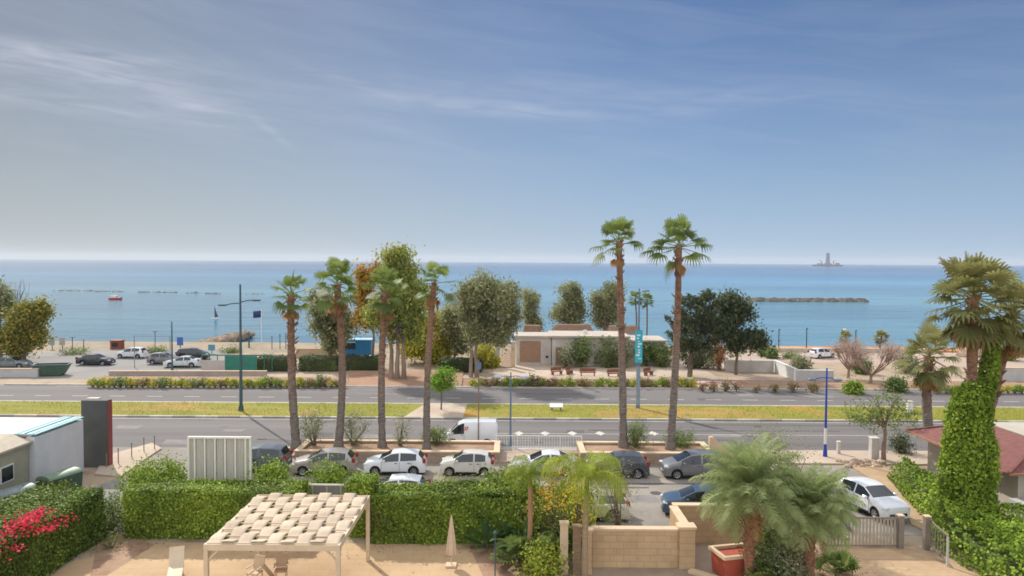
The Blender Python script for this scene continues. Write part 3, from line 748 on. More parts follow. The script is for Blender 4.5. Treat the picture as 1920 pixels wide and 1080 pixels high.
        q_ = MB().box(0, s*Wd*.985, .225, wb*2-Ra*2.3, .05, .07); out.append(('sill', q_.mesh('sl'), M_trim, None))
    g = MB().box(L-.035, 0, .30, .10, D['W']*.62, .17, bev=.02); out.append(('grille', g.mesh('g'), M_trim, None))
    p = MB().box(L+.022, 0, .40, .02, .5, .11); out.append(('number_plate', p.mesh('p'), M_plate, None))
    p = MB().box(-L-.012, 0, .62, .02, .5, .11); out.append(('number_plate', p.mesh('p'), M_plate, None))
    if kind == 'pickup':
        b = MB(); b.box(-1.4, 0, .985, 1.5, 1.35, .02); out.append(('load_bed', b.mesh('lb'), M_trim, None))
        b = MB(); b.tube([(-.62, -.66, .95), (-.68, -.62, 1.72), (-.68, .62, 1.72), (-.62, .66, .95)], .035, 6); out.append(('roll_bar', b.mesh('rb'), M_white, None))
    _carmesh[kind] = out; return out
def car(kind, pm, label, cat, loc, rz=math.pi, group=None, scale=1.0, name='parked_car'):
    t = thing(name, label, cat, loc, rz, group); t.scale = (scale,)*3
    for nm, me, m, sub in car_meshes(kind):
        mm = pm if m == 'paint' else m
        me2 = me.copy() if (m == 'paint' and me.materials and me.materials[0] != pm) else me
        if m == 'paint' and me2.materials: me2.materials[0] = pm
        o = link(nm, me2, mm, t)
        for c in (sub or []): link(c[0], c[1], c[2], o)
    return t
PW = paint('white', (.74, .75, .76)); PS = paint('silver_beige', (.36, .33, .29), .3, .35); PG = paint('grey', (.20, .195, .20), .3, .35)
PD = paint('dark_grey', (.055, .058, .068)); PB = paint('blue', (.05, .095, .15), .28, .3); PK = paint('black', (.02, .02, .022)); PC = paint('cream_white', (.66, .62, .54))
row = 'cars parked in a row along the planter'
car('mpv', paint('slate', (.085, .09, .11)), 'dark slate grey car half hidden behind the ribbed screen panel', 'car', (-16.9, 49.3, .012), math.pi+.02, row)
car('hatch', PS, 'silver beige hatchback at the left end of the visible parked row', 'car', (-12.25, 48.75, .012), math.pi+.06, row, 1.02)
car('hatch', PW, 'white five door hatchback parked between silver hatchback and small white car', 'car', (-7.6, 48.85, .012), math.pi+.03, row)
car('mini', PC, 'small rounded white car with its back window toward the pavement railing', 'car', (-2.85, 48.8, .012), math.pi-.02, row, 1.0)
car('sedan', PW, 'white saloon parked behind the yellow green feather palm', 'car', (2.25, 49.0, .012), math.pi, row)
car('hatch', PD, 'dark grey hatchback in front of the planter with two tall palms', 'car', (7.0, 48.6, .012), math.pi-.03, row)
car('mpv', PG, 'grey people carrier facing left beside the olive toned garden palms', 'car', (12.0, 48.5, .012), math.pi+.03, row)
car('hatch', PB, 'blue car peeking over the sandstone wall by the garden palms', 'car', (10.45, 41.2, .012), math.pi-.12)
car('pickup', PC, 'white open pickup behind the sandstone wall and the orange flowers', 'pickup', (4.1, 40.4, .012), math.pi)
car('hatch', PW, 'white hatchback on the drive facing the slatted gate', 'car', (20.3, 41.6, .105), R(-76), None, 1.04)
car('hatch', paint('pure_white', (.80, .80, .80)), 'white car with only its roof showing above the central hedge', 'car', (-6.75, 42.9, .012), math.pi, None)
van = car('van', PW, 'white panel van driving on the near road behind the small white car', 'van', (V(882, 830, 56.7).x, 56.7, .012), math.pi, None, .80, 'panel_van')
mk = MB().box(.35, 1.005, 1.55, .42, .01, .34); mk.build('side_emblem', mat('red_emblem', (.55, .05, .06), (.75, .6, .58), 6, 2, .5, lo=.45, hi=.55), van)
# car park on the left, beyond the far road
far = 'cars in the beach car park'
def fc(kind, pm, label, px, py, rz=math.pi, s=1.0):
    c = G(px, py); return car(kind, pm, label, 'car', (c.x, c.y, .012), rz, far, s)
fc('sedan', PK, 'black saloon crossing the beach car park near the dark green skip', 180, 684, 0)
fc('hatch', PW, 'white hatchback in the beach car park below the red brown kiosk', 247, 671, math.pi)
fc('hatch', PG, 'grey hatchback in the beach car park by the height barrier', 308, 682, .1)
fc('sedan', paint('pale', (.62, .64, .64)), 'pale saloon in the beach car park in front of the black car', 343, 688, math.pi+.1)
fc('mpv', PK, 'black people carrier below the blue beach sign', 362, 674, .15)
fc('sedan', paint('grey_green', (.16, .18, .18)), 'grey green saloon under the orange leaved tree at the far left', 22, 690, .1)
fc('hatch', PW, 'white car parked beside the red beach promenade at the right', 1541, 671, .4)
# ================================================================ walls, buildings and garden structures
M_stone = _m.get('x')
def brickmat(name, c1, c2, mortar, w, h, rough=.85):
    m = bpy.data.materials.new(name); m.use_nodes = True; n, l = m.node_tree.nodes, m.node_tree.links; b = n['Principled BSDF']
    b.inputs['Roughness'].default_value = rough
    g = n.new('ShaderNodeNewGeometry'); t = n.new('ShaderNodeTexCoord'); s = n.new('ShaderNodeSeparateXYZ'); l.new(t.outputs['Object'], s.inputs[0])
    a = n.new('ShaderNodeMath'); a.operation = 'ADD'; l.new(s.outputs['X'], a.inputs[0]); l.new(s.outputs['Y'], a.inputs[1])
    c = n.new('ShaderNodeCombineXYZ'); l.new(a.outputs[0], c.inputs[0]); l.new(s.outputs['Z'], c.inputs[1])
    k = n.new('ShaderNodeTexBrick'); k.inputs['Scale'].default_value = 1; k.inputs['Brick Width'].default_value = w; k.inputs['Row Height'].default_value = h
    k.inputs['Mortar Size'].default_value = .012; k.inputs['Color1'].default_value = (*c1, 1); k.inputs['Color2'].default_value = (*c2, 1); k.inputs['Mortar'].default_value = (*mortar, 1)
    l.new(c.outputs[0], k.inputs['Vector'])
    z = n.new('ShaderNodeTexNoise'); z.inputs['Scale'].default_value = 1.3; z.inputs['Detail'].default_value = 8; l.new(t.outputs['Object'], z.inputs['Vector'])
    mr = n.new('ShaderNodeMapRange'); mr.inputs['To Min'].default_value = .72; mr.inputs['To Max'].default_value = 1.25; l.new(z.outputs['Fac'], mr.inputs['Value'])
    mx = n.new('ShaderNodeMix'); mx.data_type = 'RGBA'; mx.blend_type = 'MULTIPLY'; mx.inputs[0].default_value = 1
    l.new(k.outputs['Color'], mx.inputs[6]); l.new(mr.outputs[0], mx.inputs[7]); l.new(mx.outputs[2], b.inputs['Base Color'])
    bp = n.new('ShaderNodeBump'); bp.inputs['Strength'].default_value = .4; bp.inputs['Distance'].default_value = .02; l.new(k.outputs['Fac'], bp.inputs['Height']); bp.invert = True
    l.new(bp.outputs[0], b.inputs['Normal']); _m[name] = m; return m
M_stone = brickmat('sandstone_blocks', (.56, .385, .215), (.49, .33, .18), (.40, .27, .155), .62, .30)
M_cap = mat('sandstone_coping', (.66, .50, .33), (.58, .43, .28), 1.5, 6, .85)
M_plant = brickmat('planter_stone', (.40, .29, .21), (.33, .235, .17), (.24, .18, .13), .5, .24)
M_wood = mat('weathered_timber', (.30, .20, .12), (.21, .135, .08), 2, 6, .8, stretch=(1, 1, 6))
M_bwood = mat('red_brown_timber', (.20, .075, .045), (.27, .11, .06), 2, 6, .8)
M_pole = mat('blue_grey_pole', (.10, .16, .24), (.13, .19, .27), 2, 3, .5)
M_teal = mat('dark_teal_pole', (.035, .085, .10), (.05, .10, .115), 2, 3, .5)
M_blue = mat('royal_blue_paint', (.02, .045, .35), (.025, .055, .40), 2, 3, .5)

# palm planter (two lengths)
def planter(label, px0, px1, pyb, ytop):
    y0, y1 = 51.3, yA-.5; x0, x1 = G(px0, pyb).x, G(px1, pyb).x; h = .72
    t = thing('stone_planter', label, 'planter', ((x0+x1)/2, (y0+y1)/2, 0), 0)
    Lx, Ly = x1-x0, y1-y0; m = MB(); q = .34
    m.box(0, -Ly/2+q/2, -.1, Lx, q, h+.1); m.box(0, Ly/2-q/2, -.1, Lx, q, h+.1)
    m.box(-Lx/2+q/2, 0, -.1, q, Ly-2*q-.01, h+.1); m.box(Lx/2-q/2, 0, -.1, q, Ly-2*q-.01, h+.1)
    m.build('wall', M_plant, t)
    c = MB(); q2 = .42
    c.box(0, -Ly/2+q2/2-.04, h+.004, Lx+.1, q2, .08); c.box(0, Ly/2-q2/2+.04, h+.004, Lx+.1, q2, .08)
    c.box(-Lx/2+q2/2-.04, 0, h+.004, q2, Ly-2*q2+.07, .08); c.box(Lx/2-q2/2+.04, 0, h+.004, q2, Ly-2*q2+.07, .08)
    c.build('coping', M_cap, t)
    MB().box(0, 0, -.05, Lx-.6, Ly-.6, h-.06).build('soil', M_redsoil, t)
planter('long low stone planter with four palms behind the parked cars', 540, 935, 878, 0)
planter('stone planter with the two tallest palms by the road', 1092, 1348, 878, 0)
w0 = G(1336, 853); t = MB().prism([(w0.x-.12, w0.y), (w0.x+.12, w0.y), (w0.x+.12, w0.y+.01), (w0.x-.12, w0.y+.01)], 0, .1)
o = MB(); o.add([(w0.x-.15, yA-.9, .1), (w0.x+.15, yA-.9, .1), (w0.x+1.3, yA-.9, .1), (w0.x-.15, yA-.9, 1.25), (w0.x+.12, yA-.9, 1.25), (w0.x-.15, yA-.55, .1), (w0.x+1.3, yA-.55, .1), (w0.x-.15, yA-.55, 1.25), (w0.x+.12, yA-.55, 1.25)],
      [(0, 2, 4, 3), (5, 7, 8, 6), (0, 3, 7, 5), (3, 4, 8, 7), (4, 2, 6, 8), (0, 5, 6, 2)])
tag(o.build('wing_wall', M_cap), 'small cream wedge shaped wall at the right end of the palm planter', 'wall')

# sandstone garden walls
def wall(label, pts, h, th, m, cm, name='garden_wall', cat='wall', capo=.04, caph=.09, z0=-.1):
    base = Vector((*pts[0], 0)); t = thing(name, label, cat, base, 0); a = MB(); c = MB()
    for i in range(len(pts)-1):
        p, q = Vector(pts[i])-base.xy, Vector(pts[i+1])-base.xy; d = q-p; L = d.length; an = math.atan2(d.y, d.x); mid = (p+q)/2
        ex = th if i < len(pts)-2 else 0
        a.box(mid.x, mid.y, z0, L+ex*.98-i*.004, th-i*.004, h-z0-i*.002, an)
        c.box(mid.x, mid.y, h+.004+i*.002, L+ex+capo*2, th+capo*2, caph, an)
    a.build('masonry', m, t); c.build('coping', cm, t); return t
wall('sandstone block wall in front with the raised end pier', [(G(1112, 1070).x, 33.9), (G(1300, 1070).x, 33.9)], 1.72, .36, M_stone, M_cap)
px_ = G(1289, 1070).x; t = thing('gate_pier', 'squat sandstone pier at the right end of the front wall', 'pier', (px_, 33.84, 0))
MB().box(0, 0, -.1, .72, .56, 1.96).build('masonry', M_stone, t); MB().box(0, 0, 1.864, .84, .68, .11).build('coping', M_cap, t)
wall('sandstone wall set back behind the front wall by the blue car', [(8.15, 37.0), (13.2, 37.0)], 1.82, .36, M_stone, M_cap)
wall('short sandstone return wall with a sunlit left face', [(8.1, 34.4), (8.1, 36.75)], 1.80, .34, M_stone, M_cap)
# square posts left of the wall
for i, (px, h, lab) in enumerate([(1057, 2.35, 'pale stone post leftmost of the three beside the front wall'), (1081, 2.2, 'weathered timber post in the middle beside the front wall'), (1102, 2.05, 'stone post touching the left end of the front wall')]):
    c = G(px, 1075); t = thing('garden_post', lab, 'post', (c.x, c.y, 0)); m_ = (M_cap, M_wood, M_stone)[i]
    MB().box(0, 0, -.1, .34, .30, h, bev=.02).build('shaft', m_, t); MB().box(0, 0, h-.098, .42, .38, .10).build('cap', M_cap if i != 1 else M_wood, t)
# slatted planter with red pot
c = G(1376, 1078); t = thing('flower_pot', 'red orange planter with pale rim below the garden palms', 'planter', (c.x, c.y, 0))
MB().box(0, 0, 0, 1.5, 1.15, 1.0, .25, 1.08, .05).build('pot', mat('red_orange_glaze', (.46, .085, .045), (.34, .085, .05), 1.6, 7, .7), t)
m = MB(); 
for sx, sy, lx, ly in ((0, -.62, 1.8, .16), (0, .62, 1.8, .16), (-.82, 0, .16, 1.08), (.82, 0, .16, 1.08)):
    cs, sn = math.cos(.25), math.sin(.25); m.box(sx*cs-sy*sn, sx*sn+sy*cs, 1.004, lx, ly, .14, .25)
m.build('rim', M_cap, t); MB().box(0, 0, .6, 1.35, 1.0, .38, .25).build('soil', M_redsoil, t)
c = G(1330, 1078); o = MB().box(c.x+.1, c.y-.5, .0, 2.4, .35, .16, -.7, bev=.02); tag(o.build('edging_stone', M_cap), 'pale low edging slab on the ground left of the red orange planter', 'edging')

# ---------------------------------------------------------------- pergola with woven canopy
M_perg = mat('cream_painted_timber', (.62, .50, .35), (.56, .44, .30), 2, 5, .7)
M_cloth = mat('cream_canopy_fabric', (.60, .48, .35), (.43, .33, .235), .8, 5, .85)
p0 = (G(355, 1048, 3.0).x, 28.3); p1 = (G(688, 941, 3.0).x, 34.4)
t = thing('pergola', 'cream pergola with a woven fabric canopy on the terrace', 'pergola', ((p0[0]+p1[0])/2, (p0[1]+p1[1])/2, 0.02))
hx, hy, hz = (p1[0]-p0[0])/2, (p1[1]-p0[1])/2, 2.96
for sx in (-1, 1):
    for sy in (-1, 1): MB().box(sx*(hx-.08), sy*(hy-.08), 0, .16, .16, hz-.16).build('leg', M_perg, t)
for sy in (-1, 1): MB().box(0, sy*(hy-.08), hz-.16+.003, hx*2, .16, .24).build('beam', M_perg, t)
for sx in (-1, 1): MB().box(sx*(hx-.08), 0, hz-.16+.006, .14, hy*2-.34, .22).build('beam', M_perg, t)
for sx in (-1, 1):
    for sy in (-1, 1):
        b = MB(); b.bar((sx*(hx-.08), sy*(hy-.10), hz-.62), (sx*(hx-.55), sy*(hy-.10), hz-.15), .07); b.bar((sx*(hx-.09), sy*(hy-.10), hz-.62), (sx*(hx-.09), sy*(hy-.6), hz-.15), .07); b.build('brace', M_perg, t)
nr = 8                                                     # cross rods the strips weave over
for k in range(nr+1):
    yy = -hy+.1+(2*hy-.2)*k/nr; MB().tube([(-hx+.1, yy, hz+.10), (hx-.1, yy, hz+.10)], .028, 6).build('rod', M_perg, t)
ns = 9; sw_ = (2*hx-.1)/ns
for s_ in range(ns):                                       # strips run towards the sea, alternate strips over and under
    m = MB(); xa = -hx+.05+sw_*s_+.012; xb = xa+sw_-.024; N = nr*8
    for i in range(N+1):
        u = i/N*nr; yy = -hy+.02+(2*hy-.04)*i/N
        ph = math.sin(math.pi*(u+.5 if s_ % 2 else u-.5)); ph = math.copysign(abs(ph)**.75, ph)
        zz = hz+.12+(.070+.022*math.sin(s_*2.7+i*.53)*math.sin(i*.19+s_))*ph-.03*math.sin(math.pi*i/N)
        for q in range(5): m.v.append((xa+(xb-xa)*q/4, yy, zz+.012*math.sin(math.pi*q/4)))
    for i in range(N):
        for q in range(4): m.f.append((i*5+q, i*5+q+1, (i+1)*5+q+1, (i+1)*5+q))
    o = m.build('canopy_strip', M_cloth, t, 50); md = o.modifiers.new('thickness', 'SOLIDIFY'); md.thickness = .012
# chairs under the pergola and a leaning board
def chair(label, x, y, rz, m):
    t = thing('garden_chair', label, 'chair', (x, y, .02), rz)
    MB().box(0, 0, .40, .52, .50, .06, bev=.02).build('seat', m, t)
    b = MB(); b.add([(-.25, -.24, .48), (.25, -.24, .48), (.25, -.40, 1.02), (-.25, -.40, 1.02), (-.25, -.28, .48), (.25, -.28, .48), (.25, -.44, 1.02), (-.25, -.44, 1.02)], [(0, 1, 2, 3), (7, 6, 5, 4), (0, 3, 7, 4), (1, 5, 6, 2), (3, 2, 6, 7), (0, 4, 5, 1)]); b.build('backrest', m, t)
    for sx in (-.22, .22):
        for sy in (-.21, .21): MB().bar((sx, sy, 0), (sx, sy, .40), .045).build('leg', M_perg, t)
        MB().box(sx*1.18, 0, .63, .05, .5, .04).build('armrest', M_perg, t)
c = G(478, 1092); chair('cream garden chair in the middle under the woven pergola', c.x, c.y, 2.9, M_cap)
c = G(527, 1088); chair('tan garden chair next to the cream chair under the pergola', c.x, c.y, 3.3, mat('tan_cushion', (.56, .39, .25), (.48, .33, .2), 2, 4, .9))
c = G(338, 1072); t = thing('sun_lounger', 'cream sun lounger with raised back left of the pergola', 'sun lounger', (c.x, c.y-.4, .02), .35)
MB().box(0, -.5, .30, .62, 1.3, .09, bev=.02).build('seat', M_perg, t); b = MB(); b.bar((0, .14, .36), (0, .62, 1.05), .62, .08); b.build('backrest', M_perg, t)
for sx in (-.25, .25):
    for sy in (-1.0, .1): MB().box(sx, sy, 0, .06, .06, .298).build('leg', M_perg, t)
# closed parasol and thin pole
c = G(846, 1062); t = thing('garden_umbrella', 'closed beige parasol standing on the terrace before the central hedge', 'umbrella', (c.x, c.y, .02))
MB().tube([(0, 0, 0), (0, 0, 2.35)], .025, 8).build('pole', M_perg, t)
m = MB(); N = 16
for i, (zz, rr) in enumerate([(.55, .20), (.62, .225), (1.0, .19), (1.5, .135), (1.9, .085), (2.2, .05), (2.36, .012)]):
    for k in range(N): a = 2*math.pi*k/N; q = rr*(1+(.18 if k % 2 else -.10)); m.v.append((q*math.cos(a), q*math.sin(a), zz))
for i in range(6):
    for k in range(N): m.f.append((i*N+k, i*N+(k+1) % N, (i+1)*N+(k+1) % N, (i+1)*N+k))
m.build('canopy', mat('beige_parasol_cloth', (.60, .46, .33), (.52, .39, .275), 3, 5, .9), t, 50)
MB().box(0, 0, 0, .5, .5, .09, bev=.02).build('base', M_cap, t); MB().tube([(0, 0, 1.22), (0, 0, 1.28)], .175, 14).build('tie', M_perg, t)
c = G(928, 1085); t = thing('garden_lamp', 'thin dark garden lamp pole in front of the banana plants', 'lamp', (c.x, c.y, 0))
MB().tube([(0, 0, 0), (0, 0, 2.0)], .028, 8).build('pole', M_teal, t); MB().tube([(0, 0, 1.98), (0, 0, 2.06), (0, 0, 2.14)], [.05, .10, .03], 10).build('lamp_head', M_teal, t)

# ---------------------------------------------------------------- ribbed screen panel, metal gate, low wall in the hedge line
x0, x1 = G(354, 900, 0).x, 0; yp = 40.6; xl, xr = V(354, 860, yp).x, V(470, 860, yp).x
t = thing('screen_panel', 'tall ribbed metal screen with pale vertical strips above the left hedge', 'screen', ((xl+xr)/2, yp, 0)); wd = xr-xl
m = MB(); N = 24; zz0, zz1 = 1.75, V(400, 822, yp).z                # corrugated sheet
for i in range(N*4+1):
    x = -wd/2+.06+(wd-.12)*i/(N*4); yy = .022*(1 if (i // 2) % 2 else -1)
    m.v += [(x, yy, zz0), (x, yy, zz1)]
for i in range(N*4): m.f.append((2*i, 2*i+2, 2*i+3, 2*i+1))
m.build('sheet', mat('grey_green_sheet', (.56, .53, .44), (.47, .445, .365), 1.2, 6, .55, stretch=(3, 1, .4)), t)
for k in range(6):
    x = -wd/2+.35+(wd-.6)*k/5; MB().box(x, -.075, zz0, .09, .05, zz1-zz0-.01).build('rib', mat('cream_metal', (.78, .74, .64), (.70, .66, .56), 2, 5, .5), t)
MB().box(0, 0, zz1+.003, wd+.06, .16, .10).build('top_rail', _m['cream_metal'], t)
for s_ in (-1, 1): MB().box(s_*(wd/2+.0), 0, -.1, .10, .15, zz1+.10-.003).build('post', _m['cream_metal'], t)
for s_ in (-.5, .5): MB().box(s_*wd/2, .12, -.1, .10, .1, zz0+.8).build('post', M_wood, t)
yp = 39.6; xl, xr = V(557, 920, yp).x, V(643, 920, yp).x; zt = V(600, 908, yp).z
t = thing('metal_gate', 'grey sheet metal gate set in the gap of the hedge', 'gate', ((xl+xr)/2, yp, 0)); wd = xr-xl
MB().box(0, 0, .08, wd, .04, zt-.15).build('sheet', mat('grey_sheet', (.25, .235, .21), (.20, .19, .17), 2, 5, .6), t)
for k in range(4): MB().box(-wd/2+.1+(wd-.2)*k/3, -.04, .05, .06, .04, zt-.1).build('bar', mat('yellowish_metal', (.50, .46, .28), (.42, .39, .25), 2, 4, .5), t)
MB().box(0, 0, zt-.065, wd+.1, .08, .08).build('top_rail', _m['cream_metal'], t)
wall('grey rendered boundary wall behind the central hedge', [(G(690, 1000).x, 39.7), (-1.6, 39.7)], 1.9, .25, mat('grey_render', (.42, .38, .34), (.34, .31, .275), .8, 7, .9), M_cap)

# ---------------------------------------------------------------- buildings at the left edge
t = thing('flat_roofed_shop', 'flat roofed white building with cyan roof edge at the left', 'building', (-34, 46.5, 0))
MB().box(0, -.15, -.1, 11.6, 5.0, 3.5).build('wall', mat('pale_grey_render', (.62, .62, .62), (.54, .54, .545), .7, 7, .8), t)
MB().box(-.1, -.15, 3.404, 11.2, 4.7, .14).build('roof', mat('white_roof_membrane', (.56, .54, .50), (.48, .46, .43), .4, 7, .7), t)
m = MB(); m.box(5.2, -.15, 3.55, 1.35, 4.9, .06); m.build('skylight', mat('cyan_glazing', (.34, .66, .68), (.46, .74, .75), .9, 4, .25), t)
for k in range(3): MB().box(4.75+k*.45, -.15, 3.614, .05, 4.9, .04).build('glazing_bar', M_white if k != 1 else M_teal, t)
MB().box(-.2, -2.68, 3.25, 11.0, .06, .22).build('fascia', mat('red_fascia', (.26, .05, .04), (.22, .05, .045), 2, 4, .5), t)
t = thing('fin_wall', 'dark grey upright fin wall with a red edge beside the white building', 'wall', (-27.75, 50.0, 0))
MB().box(-.15, -.1, -.1, 1.75, .55, 4.62).build('slab', mat('charcoal_render', (.062, .062, .058), (.085, .085, .078), 1, 6, .8), t)
MB().box(.75, -.1, -.05, .045, .50, 4.5).build('red_edge', _m['red_fascia'], t); MB().box(-.62, .42, -.1, .8, .48, 4.66).build('light_core', M_wallw, t)
t = thing('olive_house', 'low olive beige house with a small window at the left edge', 'house', (-34.2, 39.6, 0))
MB().box(0, 0, -.1, 11.4, 8.2, 3.2).build('wall', mat('olive_beige_render', (.36, .34, .25), (.30, .28, .205), .8, 7, .88), t)
m = MB(); m.add([(-5.9, -4.3, 3.1), (5.9, -4.3, 3.1), (5.9, 4.24, 3.1), (-5.9, 4.24, 3.1), (-5.9, -4.3, 3.22), (5.9, -4.3, 3.22), (4.6, 4.24, 3.62), (-4.6, 4.24, 3.62), (5.9, 4.24, 3.22), (-5.9, 4.24, 3.22)],
                [(3, 2, 1, 0), (0, 1, 5, 4), (1, 2, 8, 5), (4, 5, 6, 7), (5, 8, 6), (2, 3, 9, 7, 6, 8), (0, 4, 9, 3), (4, 7, 9)])
m.build('roof', mat('beige_tiles', (.50, .43, .33), (.42, .36, .27), 3, 5, .9, .5, 12), t)
w = MB().box(5.715, 2.2, 1.35, .06, 1.1, .95).build('window', M_white, t); MB().box(5.748, 2.2, 1.42, .02, .95, .8).build('pane', M_glass, w)
# skips behind the left hedge
M_bin = mat('dark_green_plastic', (.035, .075, .045), (.05, .095, .06), 2, 4, .5)
def dumpster(label, px, py, rz, lidm, y):
    p = V(px, py, y); t = thing('waste_container', label, 'waste container', (p.x, y, 0), rz)
    MB().box(0, 0, .16, 2.1, 1.05, 1.0, top=1.06, bev=.04).build('body', M_bin, t)
    m = MB(); m.tube([(-1.1, 0, 1.12), (1.1, 0, 1.12)], .56, 20)
    m.v = [(a, b, 1.16+(c-1.12)*.42 if c > 1.12 else 1.16) for a, b, c in m.v]; m.build('lid', lidm, t, 30)
    for sx in (-.85, .85):
        for sy in (-.4, .4): m = MB(); m.tube([(sx, sy-.04, .09), (sx, sy+.04, .09)], .09, 10); m.build('wheel', M_tyre, t)
dumpster('green waste container with a pale green lid beside the white building', 112, 905, 1.25, mat('pale_green_lid', (.19, .26, .17), (.14, .20, .13), 2, 4, .45), 43.8)
dumpster('dark waste container with a grey lid at the far left edge', 22, 940, 1.2, mat('grey_lid', (.22, .26, .25), (.16, .19, .19), 2, 4, .45), 40.6)

# ---------------------------------------------------------------- building with maroon hipped roof at the right
t = thing('maroon_roofed_house', 'low house with maroon hipped roof and flat beige top behind the ivy palm', 'house', (35.0, 45.6, 0))
MB().box(0, 0, -.1, 13.6, 9.0, 2.8).build('wall', mat('beige_render', (.50, .44, .36), (.43, .375, .30), .8, 7, .88), t)
a = (7.9, 5.3, 2.55); b_ = (4.3, 2.6, 3.75); m = MB()
m.v = [(-a[0], -a[1], a[2]), (a[0], -a[1], a[2]), (a[0], a[1], a[2]), (-a[0], a[1], a[2]), (-b_[0], -b_[1], b_[2]), (b_[0], -b_[1], b_[2]), (b_[0], b_[1], b_[2]), (-b_[0], b_[1], b_[2])]
m.f = [(0, 1, 5, 4), (1, 2, 6, 5), (2, 3, 7, 6), (3, 0, 4, 7), (3, 2, 1, 0)]
m.build('roof', mat('maroon_tiles', (.165, .058, .05), (.22, .085, .07), 3, 5, .8, .5, 14), t)
MB().box(0, 0, 3.72, 8.5, 5.1, .05).build('flat_roof', mat('beige_membrane', (.47, .42, .34), (.40, .355, .285), .6, 7, .85), t)
M_eave = mat('terracotta_edge', (.40, .20, .11), (.26, .12, .07), 5, 2, .85, stretch=(3, 3, 1))
for s_ in (-1, 1): MB().box(0, s_*5.33, 2.50, 15.8, .08, .13).build('eave_trim', M_eave, t)
MB().box(-7.93, 0, 2.503, .08, 10.5, .13).build('eave_trim', M_eave, t)
for s_ in (-1, 1):
    m = MB(); m.bar((-7.9, s_*5.3, 2.58), (-4.3, s_*2.6, 3.78), .16, .10); m.build('hip_ridge', _m['maroon_tiles'], t)
slab('house_apron', [(27.6, 37.9), (43, 37.9), (43, 41.0), (27.6, 41.0)], 1.05, mat('pale_concrete', (.50, .49, .45), (.43, .42, .385), .6, 7, .88))
c = G(1915, 790); t = thing('cafe_umbrella', 'pale yellow open parasol behind the maroon roof at the right edge', 'umbrella', (c.x-.3, 61.5, .1))
MB().tube([(0, 0, 0), (0, 0, 2.7)], .03, 8).build('pole', M_white, t); m = MB(); m.v = [(0, 0, 2.75)]+[(1.35*math.cos(k*math.pi/4), 1.35*math.sin(k*math.pi/4), 2.2) for k in range(8)]; m.f = [(0, 1+k, 1+(k+1) % 8) for k in range(8)]
m.build('canopy', mat('pale_yellow_cloth', (.72, .66, .36), (.66, .60, .33), 1, 3, .85), t)

# ---------------------------------------------------------------- slatted gate and side panel
M_gate = mat('taupe_metal', (.25, .20, .165), (.20, .16, .13), 2, 4, .6)
yp = 36.35; xl, xr = G(1553, 1030).x, G(1690, 1030).x
t = thing('slatted_gate', 'sliding gate of taupe vertical slats across the drive', 'gate', ((xl+xr)/2, yp, 0)); wd = xr-xl; zt = 1.52
MB().box(0, 0, zt-.07, wd, .07, .08).build('top_rail', M_gate, t); MB().box(0, 0, .06, wd, .07, .09).build('bottom_rail', M_gate, t)
n_ = 21
for k in range(n_): MB().box(-wd/2+.08+(wd-.16)*k/(n_-1), 0, .152, .105, .035, zt-.225).build('slat', mat('pale_slat', (.40, .345, .27), (.34, .29, .225), 2, 4, .6), t)
for px, lab, y in ((1690, 'taupe post at the latch end of the slatted gate', 36.3), (1737, 'taupe post of the open side panel by the ivy', 36.2)):
    c = G(px, 1030); t = thing('gate_post', lab, 'post', (c.x, y, 0)); MB().box(0, 0, -.1, .26, .26, 1.72).build('shaft', M_gate, t); MB().box(0, 0, 1.623, .30, .30, .05).build('cap', M_cap, t)
c0 = G(1741, 1030); c1 = G(1768, 1056); d = Vector((c1.x-c0.x, c1.y-36.2))
t = thing('fence_panel', 'short open metal panel fence beside the ivy bank', 'fence', (c0.x, 36.05, 0), math.atan2(d.y, d.x)); L = d.length+.3
m = MB(); m.box(L/2, 0, 1.42, L, .06, .06); m.box(L/2, 0, .2, L, .06, .06); m.build('rail', M_gate, t)
m = MB(); m.box(L-.03, 0, 0, .08, .08, 1.42); m.build('post', mat('pale_metal', (.50, .47, .43), (.43, .40, .37), 2, 3, .5), t)
for k in range(5): MB().box(.25+k*(L-.4)/5, 0, .262, .03, .03, 1.155).build('bar', M_gate, t)

# white railing along the pavement between the planters
xl, xr = G(930, 838).x, G(1088, 838).x; t = thing('railing', 'white pavement railing along the near road between the planters', 'railing', ((xl+xr)/2, yA-.35, .12)); wd = xr-xl
for z_ in (.12, .98): MB().box(0, 0, z_, wd, .05, .05).build('rail', M_white, t)
for k in range(33): MB().box(-wd/2+.03+(wd-.06)*k/32, 0, .172 if k % 8 else -.05, .025 if k % 8 else .06, .025 if k % 8 else .04, .806 if k % 8 else 1.02).build('baluster' if k % 8 else 'post', M_white, t)
# low chain posts on the left pavement
for i, (px, py) in enumerate([(200, 880), (222, 871), (247, 860), (270, 849), (290, 845)]):
    c = G(px, py); t = thing('chain_post', 'slim dark post in the line edging the sandy left pavement', 'post', (c.x, c.y, .12), 0, 'posts along the left pavement')
    MB().tube([(0, 0, 0), (0, 0, .95)], .035, 7).build('shaft', M_wood, t); MB().tube([(0, 0, .93), (0, 0, 1.0)], .05, 7).build('cap', M_teal, t)
for px, py, lab in ((1638, 862, 'white pillar standing left of the sparse frangipani tree'), (1572, 853, 'thin white marker post right of the blue lamp post')):
    c = G(px, py); s_ = 1 if px > 1600 else .4; t = thing('white_pillar', lab, 'post', (c.x, c.y, .1)); MB().box(0, 0, 0, .55*s_, .5*s_, 1.45 if s_ == 1 else .85, top=.92).build('shaft', M_wallw, t); MB().box(0, 0, (1.453 if s_ == 1 else .853), .6*s_, .55*s_, .07).build('cap', M_white, t)
